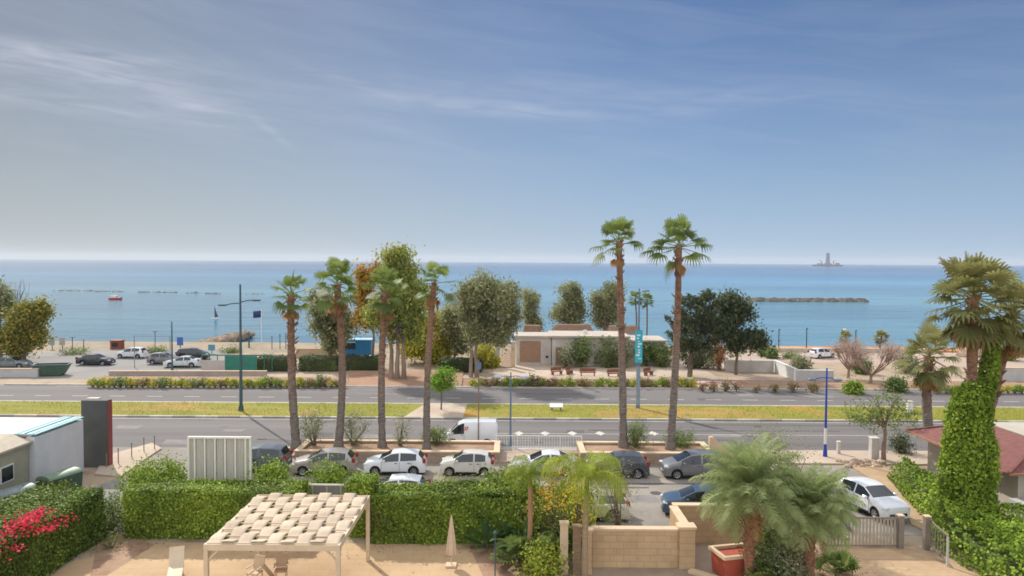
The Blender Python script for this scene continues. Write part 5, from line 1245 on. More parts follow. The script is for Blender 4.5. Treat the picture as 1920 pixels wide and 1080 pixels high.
for px, py, L_, q in ((1022, 1062, .95, 'fan leaved shrub between banana plants and the pale stone post'), (968, 1062, .8, 'small fan leaved shrub in front of the banana plants')):
    c = G(px, py); rg = random.Random(px); t = thing('palm_shrub', q, 'palm shrub', (c.x, c.y, 0)); po, ti = [], []
    for k in range(26):
        a = k*2.4; e = R(rg.uniform(10, 84)); fan_frond(po, ti, Vector((0, 0, .3)), Vector((math.cos(a)*math.cos(e), math.sin(a)*math.cos(e), math.sin(e))), L_, .62, rg, rg.uniform(.1, .7), 13, 95, .4)
    MB().tube([(0, 0, -.1), (0, 0, .5)], [.14, .12], 8).build('stem', B_bark, t); strip_mesh('fronds', po, ti, L_fan, t)
mound('tangled green shrub wrapped round the stone posts by the front wall', V(1062, 1000, 35.0).x, 35.0, .95, .6, 2.2, 2600, 126, L_shrub, .13)
mound('leafy shrub with trailing stems at the foot of the orange flowers', V(1015, 1000, 36.0).x, 36.0, 1.0, .7, 2.1, 2600, 127, L_hedge, .13)
# frangipani by the right drive
b = G(1657, 862, .1); h = V(1657, 735, b.y).z
tree('frangipani_tree', 'sparse frangipani tree with a pinkish trunk by the right drive', 'tree', b, h, .15, [(-1.6, 0, 3.5, 1.5, 1.3, .9), (.2, .2, 4.0, 1.4, 1.4, .8), (1.2, 0, 3.0, 1.3, 1.2, .7), (-.6, -.4, 2.9, 1.5, 1.2, .7)], 100, 16, .26, .24, .35, L_shrub, B_pink, 131, fork=.40, nlimb=16)
# ================================================================ trees beyond the road
def btree(name, label, px, pyb, d, blobs, lm, bm, seed, nclump, per, leaf=.30, aspect=.4, cr=.5, tr=.25, droop=0.0, trunks=1, fork=.3, inner=.5, nlimb=None, squash=1.0, tpx=None, cat='tree'):
    """blobs: crown ellipses in photo pixels (cx, cy, rx, ry) at distance d"""
    b = V(px, pyb, d); b.z = 0; s = d/F; lo = []
    rg = random.Random(seed)
    for (cx, cy, rx, ry) in blobs:
        c = V(cx, cy, d); x0_, y0_, z0_ = c.x-b.x, rg.uniform(-.4, .4)*rx*s, max(.6, c.z)
        for q in range(7):                                   # uneven sub-clumps, so that the outline breaks up
            a_, e_, r_ = rg.uniform(0, 6.283), rg.uniform(-1.3, 1.4), rg.uniform(.30, .95); k_ = rg.uniform(.26, .52)
            lo.append((x0_+math.cos(a_)*math.cos(e_)*rx*s*r_, y0_+math.sin(a_)*math.cos(e_)*min(rx, ry)*s*r_, max(.5, z0_+math.sin(e_)*ry*s*r_), rx*s*k_, min(rx, ry)*s*k_, ry*s*k_))
    h = max(l[2]+l[5] for l in lo)
    return tree(name, label, cat, b, h, tr, lo, int(nclump*1.5), int(per*1.1), cr*.95, leaf*1.3, min(.6, aspect*1.35), lm, bm, seed, None, inner, droop, fork, (0, 0), nlimb, squash, .8, trunks)
dE = G(745, 713).y
btree('broadleaf_tree', 'dark green tree behind the second planter palm', 620, 690, 100, [(620, 575, 34, 28), (608, 600, 26, 35), (640, 610, 24, 34), (595, 562, 14, 16), (622, 640, 26, 20)], L_euc, B_bark, 201, 190, 36, .34, .45, .55, .22)
btree('eucalyptus_tree', 'tallest olive yellow eucalyptus in the middle left', 745, 713, dE, [(740, 478, 24, 30), (752, 505, 40, 28), (735, 535, 36, 30), (772, 545, 26, 36), (745, 585, 50, 40), (718, 600, 22, 36), (775, 600, 22, 40)], L_eucy, B_euc, 202, 330, 44, .34, .28, .55, .26, .45, 3, .22)
btree('acacia_tree', 'orange yellow acacia left of the tallest eucalyptus', 700, 700, 96, [(688, 525, 22, 22), (680, 560, 20, 26), (690, 590, 16, 22), (672, 600, 12, 20), (708, 510, 10, 16)], L_acac, B_bark, 203, 100, 34, .30, .5, .5, .16)
btree('wattle_tree', 'yellow green wattle bush right of the tallest eucalyptus', 815, 690, 101, [(818, 608, 34, 30), (800, 648, 44, 32), (846, 650, 34, 32), (775, 660, 22, 26)], L_yel, B_bark, 204, 260, 38, .30, .5, .55, .16)
btree('wattle_tree', 'low yellow green bush left of the white gate pillars', 912, 695, 98, [(912, 665, 18, 20), (900, 678, 16, 14), (925, 680, 10, 14)], L_yel, B_bark, 205, 60, 34, .28, .5, .45, .1)
btree('broadleaf_tree', 'dark small tree squeezed left of the broad eucalyptus', 853, 690, 99, [(850, 600, 20, 34), (860, 630, 20, 30)], L_euc, B_bark, 206, 80, 36, .3, .4, .5, .15)
btree('eucalyptus_tree', 'broad grey olive eucalyptus left of the white beach building', 888, 711, 89, [(905, 540, 44, 36), (935, 560, 36, 44), (885, 555, 28, 44), (920, 605, 44, 44), (958, 590, 18, 44), (895, 610, 26, 36)], L_euc, B_euc, 207, 320, 46, .30, .28, .52, .22, .45, 2, .25)
btree('eucalyptus_tree', 'slim rusty topped eucalyptus behind the thatched roof', 992, 650, 118, [(992, 560, 14, 20), (990, 590, 16, 26), (1003, 605, 10, 14)], L_euc, B_euc, 208, 70, 40, .32, .3, .5, .15, .3)
btree('eucalyptus_tree', 'rounded grey olive eucalyptus standing left behind the white beach building', 1068, 650, 118, [(1068, 558, 24, 30), (1060, 580, 24, 32), (1080, 575, 20, 34), (1068, 605, 18, 14)], L_euc, B_euc, 209, 150, 42, .32, .3, .52, .18, .35, 2, .25)
btree('eucalyptus_tree', 'ragged eucalyptus behind the left tall palm trunk', 1135, 650, 118, [(1128, 560, 16, 28), (1145, 565, 22, 32), (1122, 590, 18, 24), (1150, 600, 20, 22)], L_euc, B_euc, 210, 140, 42, .32, .3, .52, .18, .35, 2, .25)
btree('broadleaf_tree', 'dark spreading tree right of the orange bougainvillea', 1380, 700, 93, [(1365, 566, 32, 18), (1385, 592, 34, 20), (1404, 628, 22, 18), (1352, 615, 30, 26), (1385, 650, 20, 14), (1420, 640, 12, 10)], L_dark, B_bark, 212, 220, 38, .30, .4, .52, .2)
# dark conifer with upswept whorled branches
d = 90.5; b = V(1293, 700, d); b.z = 0
t = thing('norfolk_pine', 'dark conifer with upswept branches right of the turquoise banner', 'tree', b)
rng = np.random.default_rng(211); rg = random.Random(211); m = MB(); m.tube([(0, 0, -.3), (.3, 0, 5), (1.2, 0, 10.3)], [.34, .22, .04], 9)
PP, NN = [], []
for k in range(95):
    z = rg.uniform(1.6, 9.6); a = rg.uniform(0, 6.283); L = (4.3-.33*abs(z-3.5)) * rg.uniform(.6, 1.05); o = Vector((z*.1, 0, z)); h = Vector((math.cos(a), math.sin(a)*.8, 0))
    pts = [o, o+h*L*.5+Vector((0, 0, .15*L)), o+h*L+Vector((0, 0, .55*L))]
    m.tube(pts, [.07, .05, .02], 4)
    for q in range(95):
        u = rng.uniform(.2, 1)**.7; p_ = pts[0].lerp(pts[1], u*2) if u < .5 else pts[1].lerp(pts[2], u*2-1)
        PP.append(np.array(p_)+rng.normal(size=3)*(.12+.22*(1-u))); NN.append(rng.normal(size=3))
m.build('trunk', B_bark, t, 60); leaf_mesh('crown', np.array(PP), unit(np.array(NN)), .42, .36, L_dark, t, rng, .5)
mound('orange bougainvillea bush behind the dark conifer and dark tree', V(1350, 640, 97).x, 97, 1.1, .9, 5.2, 900, 213, leafmat('orange_bracts', [(.45, .07, .03), (.62, .12, .04), (.66, .22, .08)]), .22, zc=.72, name='bougainvillea', cat='shrub')
# left edge trees
btree('acacia_tree', 'orange leaved tree at the far left edge of the car park', 42, 690, 99, [(48, 598, 26, 20), (72, 585, 14, 18), (20, 620, 22, 22), (58, 630, 24, 18), (30, 648, 20, 16)], leafmat('rusty_leaves', [(.07, .10, .03), (.17, .165, .03), (.32, .22, .045)], boost=1.7), B_bark, 221, 260, 38, .30, .45, .55, .22, trunks=2)
btree('broadleaf_tree', 'dark thin crowned tree behind the orange tree at the far left', 2, 690, 104, [(8, 545, 18, 26), (15, 575, 18, 24), (-14, 560, 22, 36)], L_euc, B_bark, 222, 80, 30, .30, .35, .5, .2)
b = V(34, 690, 106); b.z = 0; t = thing('bare_tree', 'bare grey twigs rising above the orange tree at the far left', 'tree', b); rg = random.Random(6); m = MB(); m.tube([(0, 0, -.2), (0, 0, 6.5)], [.16, .1], 6); m.build('trunk', B_bark, t); m = MB()
for k in range(26):
    p0 = Vector((rg.uniform(-.2, .2), 0, rg.uniform(4.5, 7))); p1 = p0+Vector((rg.uniform(-1.4, 1.6), rg.uniform(-1, 1), rg.uniform(1.5, 3.2))); p2 = p1+Vector((rg.uniform(-.7, .9), rg.uniform(-.5, .5), rg.uniform(.8, 1.8))); m.tube([p0, p1, p2], [.05, .03, .012], 4)
m.build('twigs', mat('grey_twigs', (.24, .21, .21), (.18, .155, .155), 3, 3, .9), t)
# pinkish bare trees in the right car park
for i, (px, pyb, d, sp, hh, lab) in enumerate([(1632, 716, 86, 3.8, 5.6, 'pinkish nearly bare tree left of the medium fan palm'), (1590, 705, 90, 2.4, 4.2, 'smaller pinkish bare tree by the white parapet walls')]):
    b = V(px, pyb, d); b.z = 0; rg = random.Random(30+i); t = thing('bare_tree', lab, 'tree', b); m = MB(); m.tube([(0, 0, -.2), (.1, 0, 1.2)], [.2, .15], 7); tips = []
    for k in range(12):
        a = rg.uniform(0, 6.283); p1 = Vector((math.cos(a)*sp*.35, math.sin(a)*sp*.35, rg.uniform(1.8, 2.6))); p2 = p1+Vector((math.cos(a)*sp*.3, math.sin(a)*sp*.3, rg.uniform(.6, 1.6))); m.tube([(.1, 0, 1.1), p1, p2], [.1, .07, .04], 5)
        for q in range(9): p3 = p2+Vector((rg.uniform(-1, 1), rg.uniform(-1, 1), rg.uniform(-.1, 1.2)))*sp*.3; m.tube([p1.lerp(p2, rg.uniform(.3, 1)), (p2+p3)/2+Vector((0, 0, .1)), p3], [.035, .025, .012], 4); tips.append(p3)
    m.build('trunk', B_pink, t); rng = np.random.default_rng(40+i); n = len(tips)*22; P = np.repeat(np.array([tuple(q) for q in tips]), 22, 0)+rng.normal(size=(n, 3))*.32; leaf_mesh('crown', P, unit(P), .22, .3, L_twig, t, rng, .9)
# small median tree
b = G(827, 768, .14)
tree('median_tree', 'small bright green tree on the paved median crossing', 'tree', b, V(827, 698, b.y).z-.1, .07, [(0, 0, 2.65, 1.15, 1.0, .85), (.3, .2, 3.1, .9, .8, .6), (-.4, 0, 2.4, .8, .8, .6)], 90, 34, .26, .19, .55, L_bright, B_bark, 231, fork=.5)
# distant beach palms
for i, (px, pyt, pyb, lab) in enumerate([(1191, 560, 640, 'left of two small palms far off on the beach'), (1213, 562, 640, 'right of two small palms far off on the beach')]):
    d = 121; q = V(px, pyt, d); fan_palm('beach_palm', lab, (q.x, d, 0), q, .14, .11, L_fan, B_palm, 240+i, 22, .75, .8, 0, -40, 70, L_dead, scales=False)
for i, (px, pyt, lab) in enumerate([(1585, 632, 'small palm on the right beach beside a white post'), (1653, 632, 'small palm on the right beach left of the medium fan palm')]):
    d = 118; q = V(px, pyt, d); fan_palm('beach_palm', lab, (q.x, d, 0), q, .16, .14, L_fan2, B_palm, 244+i, 26, .6, .75, 0, -40, 70, L_dead, scales=False)

for i, (px, pyb, w, tp, lab) in enumerate([(150, 664, 60, 656, 'low scrubby bush on the sand above the black saloon'), (290, 661, 44, 655, 'low bush on the sand by the thin lamp post'), (430, 661, 50, 654, 'low bush on the sand at the foot of the groyne'), (1480, 672, 40, 662, 'low bush on the pale ground left of the tallest lamp mast')]):
    y = G(px, pyb).y; mpx(lab, px, pyb, 0, y, w, tp, 700, 290+i, L_shrub, leaf=.22, cr=.35, name='beach_bush', cat='bush')
# ---------------------------------------------------------------- hedges and shrubs beyond the road
for i, (a, b_, yb_, yt, lab) in enumerate([(480, 546, 697, 670, 'dark hedge left of the blue food truck, its left part'), (560, 634, 697, 668, 'dark hedge left of the blue food truck, its middle part'), (641, 712, 695, 668, 'dark hedge directly before the blue food truck'), (824, 902, 697, 670, 'dark hedge in front of the yellow green wattle')]):
    y = G(600, yb_).y; x0, x1 = V(a, yb_, y).x, V(b_, yb_, y).x; hedge(lab, x0, x1, y, y+2.4, V(600, yt, y).z-.2, 3600, 250+i, L_dark, .22, .22)
for i, (px, pyb, w, tp, lm, lab) in enumerate([(1090, 688, 44, 636, L_shrub, 'green bush at the left front of the white beach building'), (1137, 688, 54, 636, L_shrub, 'rounded green bush left of the turquoise banner'), (1212, 686, 34, 645, L_shrub, 'bush right of the turquoise banner'), (1165, 690, 40, 640, L_grey, 'tall bush behind the left tall palm trunk'), (1062, 690, 26, 655, L_grey, 'low bush beside the brown door of the beach building'),
      (1325, 690, 60, 645, L_grey, 'pale green bush at the foot of the dark conifer'), (1433, 668, 14, 653, L_shrub, 'left of two tiny bushes on the pale terrace'), (1448, 672, 14, 657, L_shrub, 'right of two tiny bushes on the pale terrace'),
      (1885, 676, 46, 650, L_ivy, 'green bush at the far right edge beyond the palms'), (1245, 688, 40, 650, L_shrub, 'dark bush against the right end of the beach building'), (1610, 700, 40, 676, L_shrub, 'grey green shrub between the two pinkish bare trees'), (1500, 690, 34, 674, L_grey, 'low pale shrub behind the slanting white parapet'), (1700, 700, 46, 668, L_grey, 'pale shrub left of the medium fan palm crown'), (1680, 735, 34, 715, L_shrub, 'green bush beside the far road below the bare tree'), (1300, 690, 40, 668, L_dark, 'dark undergrowth beneath the conifer'), (1600, 738, 30, 722, L_ivy, 'bright bush on the far kerb right of the blue lamp')]):
    y = G(px, pyb).y; mpx(lab, px, pyb, 0, y, w, tp, 1900, 260+i, lm, leaf=.27, cr=.32)
# rows of small clipped shrubs in the planting strips: eight shapes, copied
protos = []; L_dryshrub = leafmat('dry_brown_leaves', [(.10, .075, .035), (.19, .14, .06), (.25, .21, .09)])
lab_s = 'small clipped shrub in the planting row along the far road'; grp = 'small shrubs along the far road'
rgx = random.Random(12)
spots = [(174+i*10.4, 724+(i%2)*1.2) for i in range(46)] + [(884+i*11.2, 723+(i%2)*1.2+i*.05) for i in range(38)] + [(1318+i*21, 732) for i in range(4)] + [(1420+i*34, 734) for i in range(4)]+[(1760+i*13, 736) for i in range(13)]
mats = [L_yel, L_shrub, L_ivy, L_dryshrub]
for i, (px, py) in enumerate(spots):
    c = G(px, py, .14); kind = (0 if px < 470 and rgx.random() < .5 else rgx.randrange(4)); kind = 3 if px > 1300 and px < 1700 else kind; key = (kind, i % 3)
    pr = next((q for k_, q in protos if k_ == key), None)
    if pr is None:
        pr = mound(lab_s, c.x, c.y, .58, .52, 0.78 if kind != 2 else .65, 340, 300+i, mats[kind], .17, group=grp, z0=.14, cr=.16, per=20, name='strip_shrub', cat='shrub'); protos.append((key, pr))
    else:
        o = pr.copy(); C.objects.link(o); o.location = (c.x, c.y, .14)
        for ch in list(pr.children): q = ch.copy(); C.objects.link(q); q.parent = o
        pr2 = o
        o.rotation_euler = (0, 0, rgx.uniform(0, 6.28)); s_ = rgx.uniform(.8, 1.2); o.scale = (s_, s_, s_*rgx.uniform(.85, 1.15))

# ---------------------------------------------------------------- white beach building and what stands round it
y0 = 100.0; X = lambda px, y=y0: V(px, 650, y).x; Z = lambda py, y=y0: V(1100, py, y).z
t = thing('beach_building', 'long low white beach building behind the plaza', 'building', (X(1100), y0, 0))
bx = X(1100)
M_roofb = mat('dusty_roof', (.50, .43, .36), (.40, .34, .285), .4, 7, .9)
MB().box((X(1035)+X(1178))/2-bx, 3.5, -.1, X(1178)-X(1035), 7, Z(633)+.1).build('wall', M_wallw, t)
MB().box((X(1178)+X(1250))/2-bx+.02, 3.9, -.1, X(1250)-X(1178), 6.2, Z(641)+.1).build('wall', mat('dusty_render', (.52, .46, .39), (.40, .35, .29), .5, 8, .9), t)
MB().box((X(1178)+X(1250))/2-bx+.22, 3.8, Z(641)+.004, X(1250)-X(1178)+.1, 6.6, .2).build('roof', M_roofb, t)
MB().tube([(X(1100)-bx, 2.5, Z(633)), (X(1100)-bx, 2.5, Z(622))], .28, 10).build('water_tank', M_white, t)
for q in (1056, 1120, 1160): MB().box(X(q)-bx, -.05, .0, .12, .09, Z(633)-.02).build('pilaster', M_cap, t)
MB().box((X(968)+X(1034))/2-bx, 2.9, -.1, X(1034)-X(968), 5, Z(634)+.1).build('wing', M_wallw, t)
MB().box((X(1034)+X(1179))/2-bx, 3.4, Z(633)+.004, X(1179)-X(1034)+.3, 7.6, .24).build('roof', M_roofb, t)
MB().box((X(966)+X(1033))/2-bx, 2.8, Z(634)+.004, X(1033)-X(966)+.3, 5.4, .25).build('roof', M_roofb, t)
MB().box((X(975)+X(1014))/2-bx, .36, .45, X(1014)-X(975), .12, Z(640)-.5).build('shutter', mat('brown_shutter', (.36, .215, .14), (.29, .17, .11), 2, 4, .7, stretch=(1, 1, 5)), t)
MB().box((X(1042)+X(1053))/2-bx, -.03, .1, X(1053)-X(1042), .1, 2.4).build('door', M_wood, t)
m_ = MB().box((X(1200)+X(1236))/2-bx, .78, .9, 2.2, .08, 1.5).build('window', M_white, t); MB().box((X(1200)+X(1236))/2-bx, .732, .98, 2.0, .02, 1.34).build('pane', M_glass, m_)
MB().box((X(1022)+X(1030))/2-bx, .38, 1.0, .35, .06, .3).build('vent', M_trim, t)
M_thatch = mat('brown_thatch', (.24, .15, .095), (.16, .095, .06), 2, 6, .95, .8, 8)
def thatch(label, pxa, pxb, pyt, pyb, d):
    xa, xb = V(pxa, 620, d).x, V(pxb, 620, d).x; zt_, zb_ = V(1000, pyt, d).z, V(1000, pyb, d).z; t = thing('thatched_shelter', label, 'shelter', ((xa+xb)/2, d+2, 0)); w = (xb-xa)/2
    m = MB(); m.v = [(-w, -2.2, zb_), (w, -2.2, zb_), (w, 2.2, zb_), (-w, 2.2, zb_), (-w*.8, -.8, zt_), (w*.8, -.8, zt_), (w*.8, .8, zt_), (-w*.8, .8, zt_), ]; m.f = [(3, 2, 1, 0), (0, 1, 5, 4), (1, 2, 6, 5), (2, 3, 7, 6), (3, 0, 4, 7), (4, 5, 6, 7)]; m.build('roof', M_thatch, t)
    for sx in (-1, 1):
        for sy in (-1, 1): MB().box(sx*w*.92, sy*2, -.1, .18, .18, zb_+.09).build('post', M_wood, t)
thatch('brown thatched shelter behind the shuttered wing', 980, 1018, 612, 634, 108); thatch('long brown thatched roof behind the left of the beach building', 1036, 1116, 610, 626, 109); thatch('brown thatched roof behind the middle of the beach building', 1140, 1205, 612, 626, 109)
for px, w_, tp, lab in ((933, .55, 622, 'white gate pillar left of the wooden walkway'), (962, .60, 640, 'cream gate pillar right of the wooden walkway'), (919, .3, 648, 'slim white post left of the white gate pillar')):
    c = G(px, 688); t = thing('gate_pillar', lab, 'pillar', (c.x, c.y, 0)); h = V(px, tp, c.y).z; MB().box(0, 0, -.1, w_, w_, h).build('shaft', M_wallw if px != 962 else M_cap, t); MB().box(0, 0, h-.097, w_+.1, w_+.1, .12).build('cap', M_white, t)
slab('walkway', [(G(938, 690).x, G(938, 690).y), (G(960, 690).x, G(960, 690).y), (V(955, 655, 118).x, 118), (V(941, 655, 118).x, 118)], .12, M_wood)
# benches on the plaza
def bench(label, px, py, rz, L=1.7):
    c = G(px, py); t = thing('bench', label, 'bench', (c.x, c.y, .013), rz)
    MB().box(0, 0, .40, L, .5, .08).build('seat', M_bwood, t); b = MB(); b.bar((-L/2, .25, .72), (L/2, .25, .72), .05, .4); b.build('backrest', M_bwood, t)
    for sx in (-L*.4, L*.4): MB().box(sx, 0, 0, .1, .48, .398).build('leg', M_bwood, t); MB().box(sx, .25, .402, .07, .05, .15).build('back_post', M_bwood, t)
for px, py, rz, lab in ((1044, 703, .5, 'red brown bench at the left of the plaza'), (1068, 702, 1.2, 'turned red brown bench next to the left bench on the plaza'), (1102, 705, 0, 'wide red brown bench in the middle of the plaza'), (1150, 707, .1, 'red brown bench left of the left tall palm trunk'), (1216, 704, .8, 'red brown bench right of the turquoise banner post')): bench(lab, px, py, rz, 2.0 if px == 1102 else 1.5)
# low white parapet walls at the right of the plaza
def gp(px, py): g_ = G(px, py); return (g_.x, g_.y)
wall('pale grey parapet wall right of the dark spreading tree', [gp(1360, 697), gp(1450, 698)], 1.45, .3, M_wallw, M_white)
wall('sunlit white parapet wall slanting toward the road', [gp(1452, 697), gp(1491, 715)], 1.45, .3, M_white, M_white)
wall('grey parapet wall parallel to the road near the blue lamp', [gp(1493, 715), gp(1562, 716)], 1.3, .3, mat('grey_parapet', (.48, .46, .44), (.40, .385, .37), .7, 6, .85), M_white)
wall('curved end piece of white parapet near the orange bougainvillea', [gp(1356, 684), gp(1362, 694)], 1.5, .35, M_white, M_white)
wall('grey retaining wall at the far right beyond the palms', [gp(1872, 715), gp(1990, 716)], 1.6, .4, _m['grey_parapet'], M_cap)
wall('long low pale wall edging the right beach', [(V(1405, 660, 117).x, 117), (V(1760, 660, 117).x, 117)], .55, .3, _m['beige_render'], M_cap)
rubble('boulder_edge', 'row of pale boulders at the far right shore', 'boulders', V(1790, 660, 115).x, V(1990, 660, 115).x, 113, 113, .3, 1.2, 46, .75, M_rock2, 15)
rubble('rubble_edging', 'scattered pale rocks on the verge right of the blue lamp', 'rocks', G(1572, 868).x, G(1650, 868).x, Y(868), Y(868), .12, .7, 42, .22, mat('pale_rubble', (.50, .38, .28), (.38, .28, .2), 2, 5, .9), 16)

# ---------------------------------------------------------------- left car park furniture
M_tgreen = mat('green_mesh_panel', (.02, .15, .105), (.03, .19, .13), 1.5, 4, .6)
ya = G(440, 697).y
t = thing('mesh_fence', 'green mesh fence with a pale panel along the beach car park', 'fence', (V(440, 690, ya).x, ya, 0)); tx = V(440, 690, ya).x; hh = V(440, 663, ya).z
def FX(px): return V(px, 690, ya).x-tx
MB().box((FX(422)+FX(482))/2, 0, .15, FX(482)-FX(422), .06, hh-.45).build('mesh_panel', M_tgreen, t)
MB().box((FX(378)+FX(421))/2, 0, .15, FX(421)-FX(378), .06, hh-1.0).build('pale_panel', mat('pale_pink_panel', (.50, .42, .38), (.44, .37, .33), 1.5, 4, .7), t)
MB().box((FX(378)+FX(510))/2, .0, hh-.28, FX(510)-FX(378), .1, .16).build('top_rail', M_tgreen, t)
for k in range(10): MB().box(FX(378)+(FX(510)-FX(378))*k/9, .07, -.1, .09, .07, hh-.1).build('post', M_tgreen, t)
t = thing('height_barrier', 'thin grey goal shaped height barrier at the car park entrance', 'barrier', (V(286, 690, 96).x, 96, 0)); zz = V(286, 630, 96).z
xa, xb = V(252, 660, 96).x-V(286, 690, 96).x, V(319, 660, 96).x-V(286, 690, 96).x
for x in (xa, xb): MB().tube([(x, 0, -.1), (x, 0, zz-.05)], .06, 7).build('post', mat('galvanised', (.30, .31, .33), (.25, .26, .28), 2, 3, .5, .0), t)
MB().tube([(xa-.06, 0, zz), (xb+.06, 0, zz)], .05, 7).build('beam', _m['galvanised'], t)
wall('low grey wall at the far left beside the dark green skip', [gp(-60, 707), gp(72, 707)], .95, .3, _m['grey_parapet'], M_cap)
wall('low pinkish kerb wall before the green mesh fence', [gp(205, 706), gp(500, 706)], .62, .3, mat('pink_grey_render', (.40, .33, .29), (.33, .27, .235), .8, 6, .9), M_cap)
c = G(98, 704); t = thing('skip', 'dark green skip at the car park entrance by the low wall', 'skip', (c.x, c.y, 0), .25)
m = MB(); m.v = [(-1.2, -.8, .1), (1.2, -.8, .1), (1.2, .8, .1), (-1.2, .8, .1), (-1.9, -.9, 1.35), (1.9, -.9, 1.35), (1.9, .9, 1.35), (-1.9, .9, 1.35)]; m.f = [(3, 2, 1, 0), (0, 1, 5, 4), (1, 2, 6, 5), (2, 3, 7, 6), (3, 0, 4, 7)]; m.build('bin', M_bin, t)
m = MB()
for a_, b_ in (((-1.9, -.9), (1.9, -.9)), ((1.9, -.9), (1.9, .9)), ((1.9, .9), (-1.9, .9)), ((-1.9, .9), (-1.9, -.9))): m.bar((*a_, 1.36), (*b_, 1.36), .1)
m.build('rim', M_teal, t); MB().box(0, 0, .9, 3.2, 1.5, .3).build('contents', M_hcore, t)
for sx in (-1, 1): MB().box(sx*.9, 0, -.02, .2, 1.5, .13).build('skid', M_teal, t)
# beach furniture
c = G(220, 654); t = thing('beach_kiosk', 'small red brown kiosk at the top of the left beach', 'kiosk', (c.x, c.y, 0)); MB().box(0, 0, 0, 1.5, 1.4, 1.25).build('wall', mat('red_brown_boards', (.23, .06, .04), (.29, .09, .06), 3, 4, .8), t); MB().box(0, 0, 1.253, 1.7, 1.6, .12).build('roof', M_bwood, t); MB().box(0, -.72, .4, .9, .05, .6).build('hatch', M_trim, t)
def board(label, px, pyb, pyt, w, m_, posts=1):
    c = G(px, pyb); h = V(px, pyt, c.y).z; t = thing('beach_sign', label, 'sign', (c.x, c.y, 0)); MB().box(0, -.05, h*.35, w, .06, h*.65).build('panel', m_, t)
    for sx in ((0,) if posts == 1 else (-w*.35, w*.35)): MB().box(sx, .03, -.1, .09, .09, h).build('post', M_teal, t)
board('blue upright sign board at the left beach', 338, 656, 632, .95, mat('blue_board', (.05, .13, .38), (.07, .16, .42), 1, 3, .5)); board('small teal sign board above the green mesh fence', 397, 663, 646, 1.0, mat('teal_board', (.08, .27, .33), (.10, .30, .36), 1, 3, .5))
board('grey green sign board left of two beside the orange tree', 98, 655, 633, .75, mat('grey_green_board', (.24, .30, .28), (.28, .33, .31), 1, 3, .6)); board('pinkish grey sign board right of two beside the orange tree', 117, 655, 633, .85, mat('pink_grey_board', (.40, .36, .35), (.34, .31, .30), 1, 3, .6))
def bpost(label, px, pyb, pyt, head=0, m_=None, r=.06, name='beach_post'):
    c = G(px, pyb); h = V(px, pyt, c.y).z; t = thing(name, label, 'post', (c.x, c.y, 0)); MB().tube([(0, 0, -.1), (0, 0, h)], r, 7).build('shaft', m_ or M_teal, t)
    if head: MB().tube([(0, 0, h), (0, 0, h+.12)], [head, head*.7], 8).build('head', m_ or M_teal, t)
bpost('dark post with a bulky head on the left beach', 136, 652, 632, .45); bpost('thin grey beach post right of the bulky headed post', 157, 655, 638, .1); bpost('thin dark post with a lamp near the groyne', 291, 652, 622, .35); bpost('dark post at the tip of the boulder groyne', 467, 652, 624, .1, None, .12)
for i, (px, tp) in enumerate([(510, 632), (525, 628), (536, 626), (1460, 618), (1512, 616), (1604, 620)]):
    bpost(['short dark beach post left of the first planter palm trunk', 'middle dark beach post left of the first planter palm trunk', 'taller dark beach post close to the first planter palm trunk', 'left thin lamp mast on the right beach promenade', 'tallest thin lamp mast on the right beach promenade', 'right thin lamp mast on the right beach promenade'][i], px, 655, tp, .14 if i < 3 else .3, None, .06 if i < 3 else .09)
bpost('white topped mast beside the small palm on the right beach', 1583, 652, 618, .3, M_white, .08)
c = G(608, 668); t = thing('straw_parasol', 'brown straw beach parasol behind the first two planter palms', 'parasol', (c.x, 112, 0)); m = MB(); m.v = [(0, 0, 3.2)]+[(2.1*math.cos(k*math.pi/5), 2.1*math.sin(k*math.pi/5), 2.2) for k in range(10)]; m.f = [(0, 1+k, 1+(k+1) % 10) for k in range(10)]; m.build('canopy', M_thatch, t); MB().tube([(0, 0, 0), (0, 0, 3.1)], .07, 7).build('pole', M_wood, t)
wall('beige rendered wall left of the blue food truck', [(V(556, 665, 106).x, 106), (V(628, 665, 106).x, 106)], 1.35, .3, mat('tan_render', (.50, .37, .24), (.43, .31, .2), .8, 6, .9), M_cap)
# blue food truck
d = 106; c = V(667, 668, d); t = thing('food_truck', 'blue box bodied food truck beyond the dark hedge', 'food truck', (c.x, d+1.2, 0)); M_btruck = mat('mid_blue_paint', (.015, .16, .36), (.02, .19, .42), .8, 4, .4)
wd = 57*d/F; zt_ = V(667, 637, d).z
MB().box(0, 0, .5, wd, 2.3, zt_-.6, bev=.06).build('body', M_btruck, t); MB().box(0, 0, zt_-.098, wd+.15, 2.45, .12).build('roof', mat('pale_blue_roof', (.35, .55, .66), (.30, .50, .6), 1, 3, .5), t)
MB().box(-wd*.22, -1.165, 1.35, wd*.42, .04, .85).build('serving_hatch', M_trim, t); MB().box(wd*.2, -1.165, 1.2, wd*.3, .03, .7).build('side_panel', M_btruck, t); aw = MB(); aw.bar((-wd*.22, -1.45, 2.32), (-wd*.22, -1.16, 2.38), wd*.45, .05); aw.build('awning', _m['pale_blue_roof'], t)
for sx in (-.34, .34): m = MB(); m.tube([(sx*wd, -1.1, .36), (sx*wd, -.86, .36)], .36, 14); m.build('wheel', M_tyre, t)

